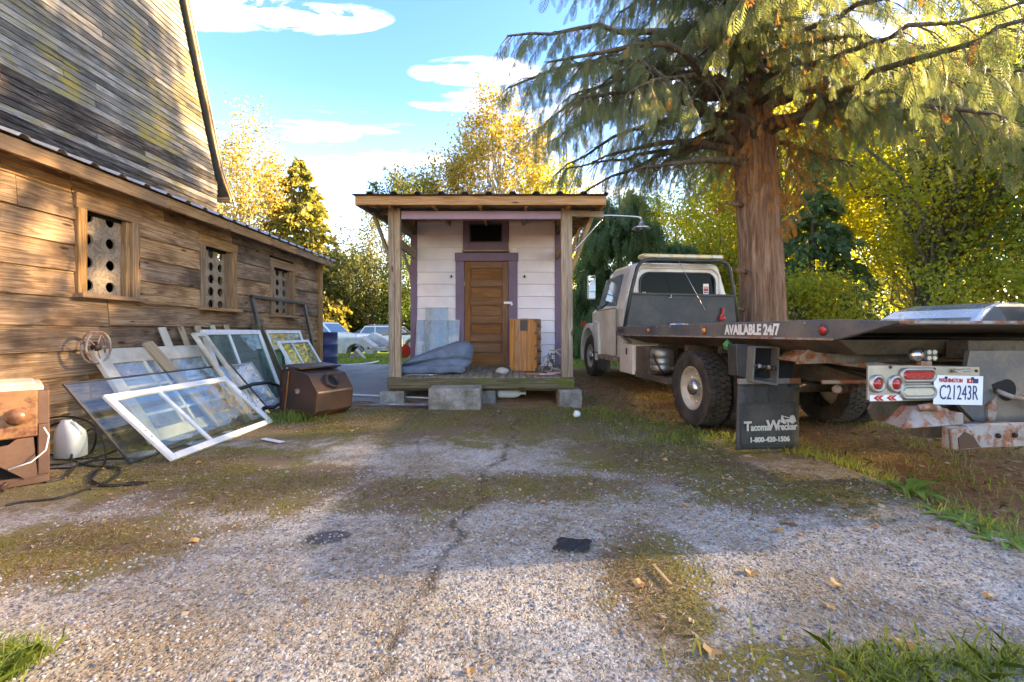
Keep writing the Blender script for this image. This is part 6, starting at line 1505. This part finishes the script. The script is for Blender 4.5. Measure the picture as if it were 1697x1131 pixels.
# ---------------------------------------------------------------- grass, weeds, moss, litter
def blades(C, h, r, lean=.35, wd=.09):
    n = len(C); a = r.uniform(0, 6.283, n); s = np.stack([np.cos(a), np.sin(a), np.zeros(n)], 1); hh = (h*r.uniform(.5, 1.3, n))[:, None]
    b = unit(r.normal(size=(n, 3))*np.array([1, 1, 0])); l = b*hh*(lean*r.uniform(.2, 1.6, (n, 1))); up = np.array([0, 0, 1.])
    w_ = s*hh*wd
    m = C+l*.35+up*hh*.6; t = C+l+up*hh*(1-.15*np.linalg.norm(l, axis=1, keepdims=True)/hh)
    V = np.stack([C-w_*.5, C+w_*.5, m+w_*.4, t, m-w_*.4], 1).reshape(-1, 3)
    return V, np.arange(n*5).reshape(n, 5)
r = np.random.default_rng(9)
def scatter(n, x0, x1, y0, y1, dens=None):
    C = np.stack([r.uniform(x0, x1, n), r.uniform(y0, y1, n), np.zeros(n)], 1)
    if dens: C = C[np.array([r.random() < dens(a, b) for a, b, _ in C])]
    return C
def put(C, on_slab=False):
    for q in C: q[2] = max(ground_z(q[0], q[1]), slab_z(q[0], q[1]) if slab_in(q[0], q[1]) else -9)
    return C
def clumpy(x, y, s, t): return max(0., min(1., (mn.noise((x*s, y*s, 7.7))+.5-t)*3))
def G(x, y, cx, cy, sx, sy): return math.exp(-((x-cx)/sx)**2-((y-cy)/sy)**2)
def gdens(x, y):
    e = edge(y) if y > 1.55 else edge(1.55)-(1.55-y)*1.5
    d = x-e
    v = 1.2*math.exp(-(d/.13)**2) if 1.2 < y < 4.4 else 0
    v += 1.1*G(x, y, 2.05, 4.55, .8, .25)+.9*G(x, y, 1.6, 5.0, .5, .35)+.7*G(x, y, 1.1, 5.9, .7, .4)+.8*G(x, y, 2.6, 4.25, .3, .2)
    v += 1.3*G(x, y, 1.75, 1.42, .6, .16)+1.2*G(x, y, -1.72, 1.45, .16, .12)+.5*G(x, y, -2.75, 5.6, .25, .12)
    v += .5*(x > e and y > 2.4)*clumpy(x, y, 1.6, .25)*(.35 if x < 4 and y > 4 else .7)
    return v*(.35+.65*clumpy(x, y, 4., .1))
C = put(scatter(70000, -2.6, 5.5, 1.25, 7.2, gdens)); V, F = blades(C, .065, r, .55)
tag(npmesh('grass', V, F, L_GRASS), 'short green grass along the slab edge and round the truck', kind='stuff')
C = put(scatter(26000, 1.0, 7.5, 2.2, 9.5, lambda x, y: .9*clumpy(x, y, 1.1, .05)*(not slab_in(x, y)))); V, F = blades(C, .05, r, 1.2, .06)
tag(npmesh('dry_grass', V, F, L_DRY), 'thin dry grass on the brown soil under the truck', kind='stuff')
C = scatter(60000, -16, 14, 11.4, 24, lambda x, y: .85*clumpy(x, y, .7, -.15)*(not (-9.2 < x < -1.2 and y < 12.6))); put(C); V, F = blades(C, .12, r, .5, .16)
tag(npmesh('lawn', V, F, L_GRASS), 'sunlit rough lawn beyond the hut and the drive', kind='stuff')
# taller blades at the lower right and left corners
C = put(scatter(3200, 1.0, 2.2, 1.25, 1.52, lambda x, y: .25+.75*clumpy(x, y, 6, .1))); V, F = blades(C, .065, r, 1., .045); tag(npmesh('grass_fringe', V, F, L_GRASS), 'bright grass fringe at the near right corner', kind='stuff')
C = put(np.concatenate([scatter(900, -1.85, -1.55, 1.36, 1.56)])); V, F = blades(C, .07, r, 1., .05); tag(npmesh('grass_tuft', V, F, L_GRASS), 'bright grass tuft at the near left corner of the slab', kind='stuff')
C = np.array([(-2.62+.16*r.normal(), 5.5+.08*r.normal(), 0) for _ in range(500)]); put(C); V, F = blades(C, .12, r, .6, .05); tag(npmesh('grass_tuft', V, F, L_GRASS), 'dark grass tuft growing at the foot of the rusty stove', kind='stuff')
# moss density shared with the slab's stains
mb = [(-2.7,3.6,1.5,1.0), (-1.75,3.2,1.0,.7), (-.55,3.05,.9,.5), (.35,3.2,.8,.45), (1.35,4.0,1.3,1.0), (.62,2.05,.3,.75), (-2.2,2.3,.9,.6), (1.9,3.2,1.0,.7), (-3.4,5.2,.8,2.2), (-1.9,5.2,1.2,.6)]
def mossd(x, y):
    v = max([G(x, y, a, b, c*.7, d*.7) for a, b, c, d in mb]+[.9*min(1, max(0, (y-4.6)/.9))])
    return max(0, min(1, (v*.9+.55*mn.noise((x*2.6, y*2.6, 1))+.35*mn.noise((x*9, y*9, 4))-.38)*2.2))
C = scatter(120000, -4.1, 2.7, 1.4, 6.6, mossd); C = C[[slab_in(a, b) for a, b, _ in C]]; put(C); V, F = leafquads(C+np.array([0, 0, .001]), .014, r, -.6, .3)
tag(npmesh('moss', V, F, L_MOSS), 'brown green moss cushions spread over the old concrete', kind='stuff')
# needles, twigs and crumbs of leaf
def litter(n, x0, x1, y0, y1, L, dens, w_=.05):
    C = scatter(n, x0, x1, y0, y1, dens); put(C); n = len(C); a = r.uniform(0, 6.283, n); d = np.stack([np.cos(a), np.sin(a), r.normal(size=n)*.12], 1); s = np.stack([-d[:, 1], d[:, 0], r.normal(size=n)*.3], 1)
    l = (L*r.uniform(.4, 1.5, n))[:, None]; C[:, 2] += .006
    return np.stack([C-d*l/2, C+s*l*w_, C+d*l/2, C-s*l*w_], 1).reshape(-1, 3), np.arange(n*4).reshape(n, 4)
V1, F1 = litter(70000, -4., 2.9, 1.2, 6.6, .034, lambda x, y: .3+.7*mossd(x, y), .045)
V2, F2 = litter(9000, 1.0, 7., 2.2, 9.5, .06, lambda x, y: .9, .05)
V3, F3 = litter(2600, -4., 2.9, 1.2, 6.4, .03, lambda x, y: .25+.6*mossd(x, y), .3)
V4, F4 = litter(1400, .9, 5.5, 2.4, 9.0, .05, lambda x, y: .8, .35)
V = np.concatenate([V1, V2, V3, V4]); F = np.arange(len(V)).reshape(-1, 4)
tag(npmesh('needle_litter', V, F, L_LITTER), 'fallen needles, twigs and leaf crumbs over slab and soil', kind='stuff')
# loose pebbles standing out of the worn concrete
n = 26000; C = scatter(n, -2.6, 2.6, 1.25, 3.6, lambda x, y: max(0, 1-1.6*mossd(x, y))*min(1, (2.2/y)**2)*.7); C = C[[slab_in(a, b) for a, b, _ in C]]; put(C); n = len(C)
s = r.uniform(.003, .0075, n)[:, None]; a = r.uniform(0, 6.283, n); ex_ = np.stack([np.cos(a), np.sin(a), 0*a], 1)*s*1.3; ey_ = np.stack([-np.sin(a), np.cos(a), 0*a], 1)*s; up = np.array([[0, 0, 1.]])*s*.75
V = []; 
base = [C+ex_, C+.7*ex_+.8*ey_, C-.7*ex_+.8*ey_, C-ex_, C-.7*ex_-.8*ey_, C+.7*ex_-.8*ey_, C+.5*ex_+up, C-.25*ex_+.45*ey_+up*1.05, C-.3*ex_-.4*ey_+up]
V = np.stack(base, 1).reshape(-1, 3); T = np.array([(0,1,6),(1,7,6),(1,2,7),(2,3,7),(3,8,7),(3,4,8),(4,5,8),(5,6,8),(5,0,6),(6,7,8)]); F = (np.arange(n)[:, None, None]*9+T[None]).reshape(-1, 3)
g = newmat('loose_pebbles'); isl = g.n('ShaderNodeNewGeometry').outputs['Random Per Island']
g.set('Base Color', g.ramp(isl, [(0, (.1,.1,.1)), (.3, (.2,.19,.18)), (.6, (.31,.29,.26)), (.85, (.44,.42,.38)), (1, (.34,.24,.17))])); g.set('Roughness', .8)
tag(npmesh('pebbles', V, F, g.m, smooth=True), 'small worn pebbles standing out of the concrete', kind='stuff')
# larger fallen leaves one can pick out
random.seed(4)
def leafmesh():
    V = [(0, 0, 0)]; N = 14
    for k in range(N):
        a = 2*math.pi*k/N; q = .5+.5*abs(math.cos(a*2.5)); V.append((.05*q*math.cos(a), .04*q*math.sin(a), .012*math.sin(a*2)+.004))
    return MB().add(V, [(0, 1+k, 1+(k+1) % N) for k in range(N)]).mesh('fallen_leaf')
lm_ = leafmesh(); lm_.materials.append(L_FALL)
for px, py in ((1237,735), (1300,758), (330,765), (780,1105), (320,893), (1375,1000), (1385,965), (1640,985), (1180,1075), (1500,1063), (1290,875), (1325,882), (1452,867), (1385,820), (560,700), (1135,835), (1060,965), (1245,945), (170,775), (1100,760), (1200,790), (980,800), (900,830), (1420,790)):
    q = gp(px, py, .03); o = link('fallen_leaf', lm_, None); o.location = (q.x, q.y, max(ground_z(q.x, q.y), slab_z(q.x, q.y))+.008); s_ = random.uniform(.4, .8); o.scale = (s_, s_, s_); o.rotation_euler = (random.uniform(-.2, .2), random.uniform(-.2, .2), random.uniform(0, 6))
    tag(o, 'single dry orange brown leaf lying on the ground', 'leaf', 'dry leaves scattered on slab and soil')
# broad-leaved weeds along the slab edge
def weed(label, px, py, nl, L, seed, up=.75):
    q = gp(px, py, .02); random.seed(seed); t = thing('broadleaf_weed', label, 'weed', (q.x, q.y, max(ground_z(q.x, q.y), -.01)))
    for i in range(nl):
        a = i*2.4+random.uniform(-.3, .3); l = L*random.uniform(.6, 1.1); e = up*random.uniform(.5, 1.15); V = []; F = []; n = 7
        for k in range(n):
            u = k/(n-1); w_ = l*.14*(math.sin(math.pi*min(1, u**.8*.93+.05)))*(1+.15*math.sin(k*2.6)); x = l*u*math.cos(e*(1-.5*u)); z = l*u*math.sin(e*(1-.75*u))
            for s_, dz in ((-1, .25), (0, 0), (1, .25)): V.append((x, s_*w_, z+dz*w_+.006))
        for k in range(n-1):
            for j in range(2): F.append((k*3+j, k*3+j+1, k*3+j+4, k*3+j+3))
        MB().add(V, F, True).obj('leaf', L_WEED, t, Matrix.Rotation(a, 4, 'Z'))
weed('upright broad leaved dock plant at the slab edge near the truck', 1508, 815, 13, .26, 1, 1.1)
weed('low toothed weed just below the dock plant', 1560, 848, 12, .18, 2, .5)
weed('yellowing dandelion between the dock and the right edge', 1605, 865, 13, .17, 3, .55)
weed('pale green weed at the right picture edge', 1665, 895, 14, .2, 4, .6)
weed('small weed growing out of the slab below the truck tail', 1455, 845, 7, .05, 5, .4)
weed('tiny yellow green weed in the middle of the slab', 708, 832, 8, .05, 6, .6)
weed('low weed by the near right grass fringe', 1240, 1118, 8, .09, 7, .5)
weed('leafy weed left of the small ball near the hut', 935, 690, 9, .12, 8, .6)
weed('leafy weed between the hut and the truck wheel', 1040, 690, 9, .13, 9, .6)
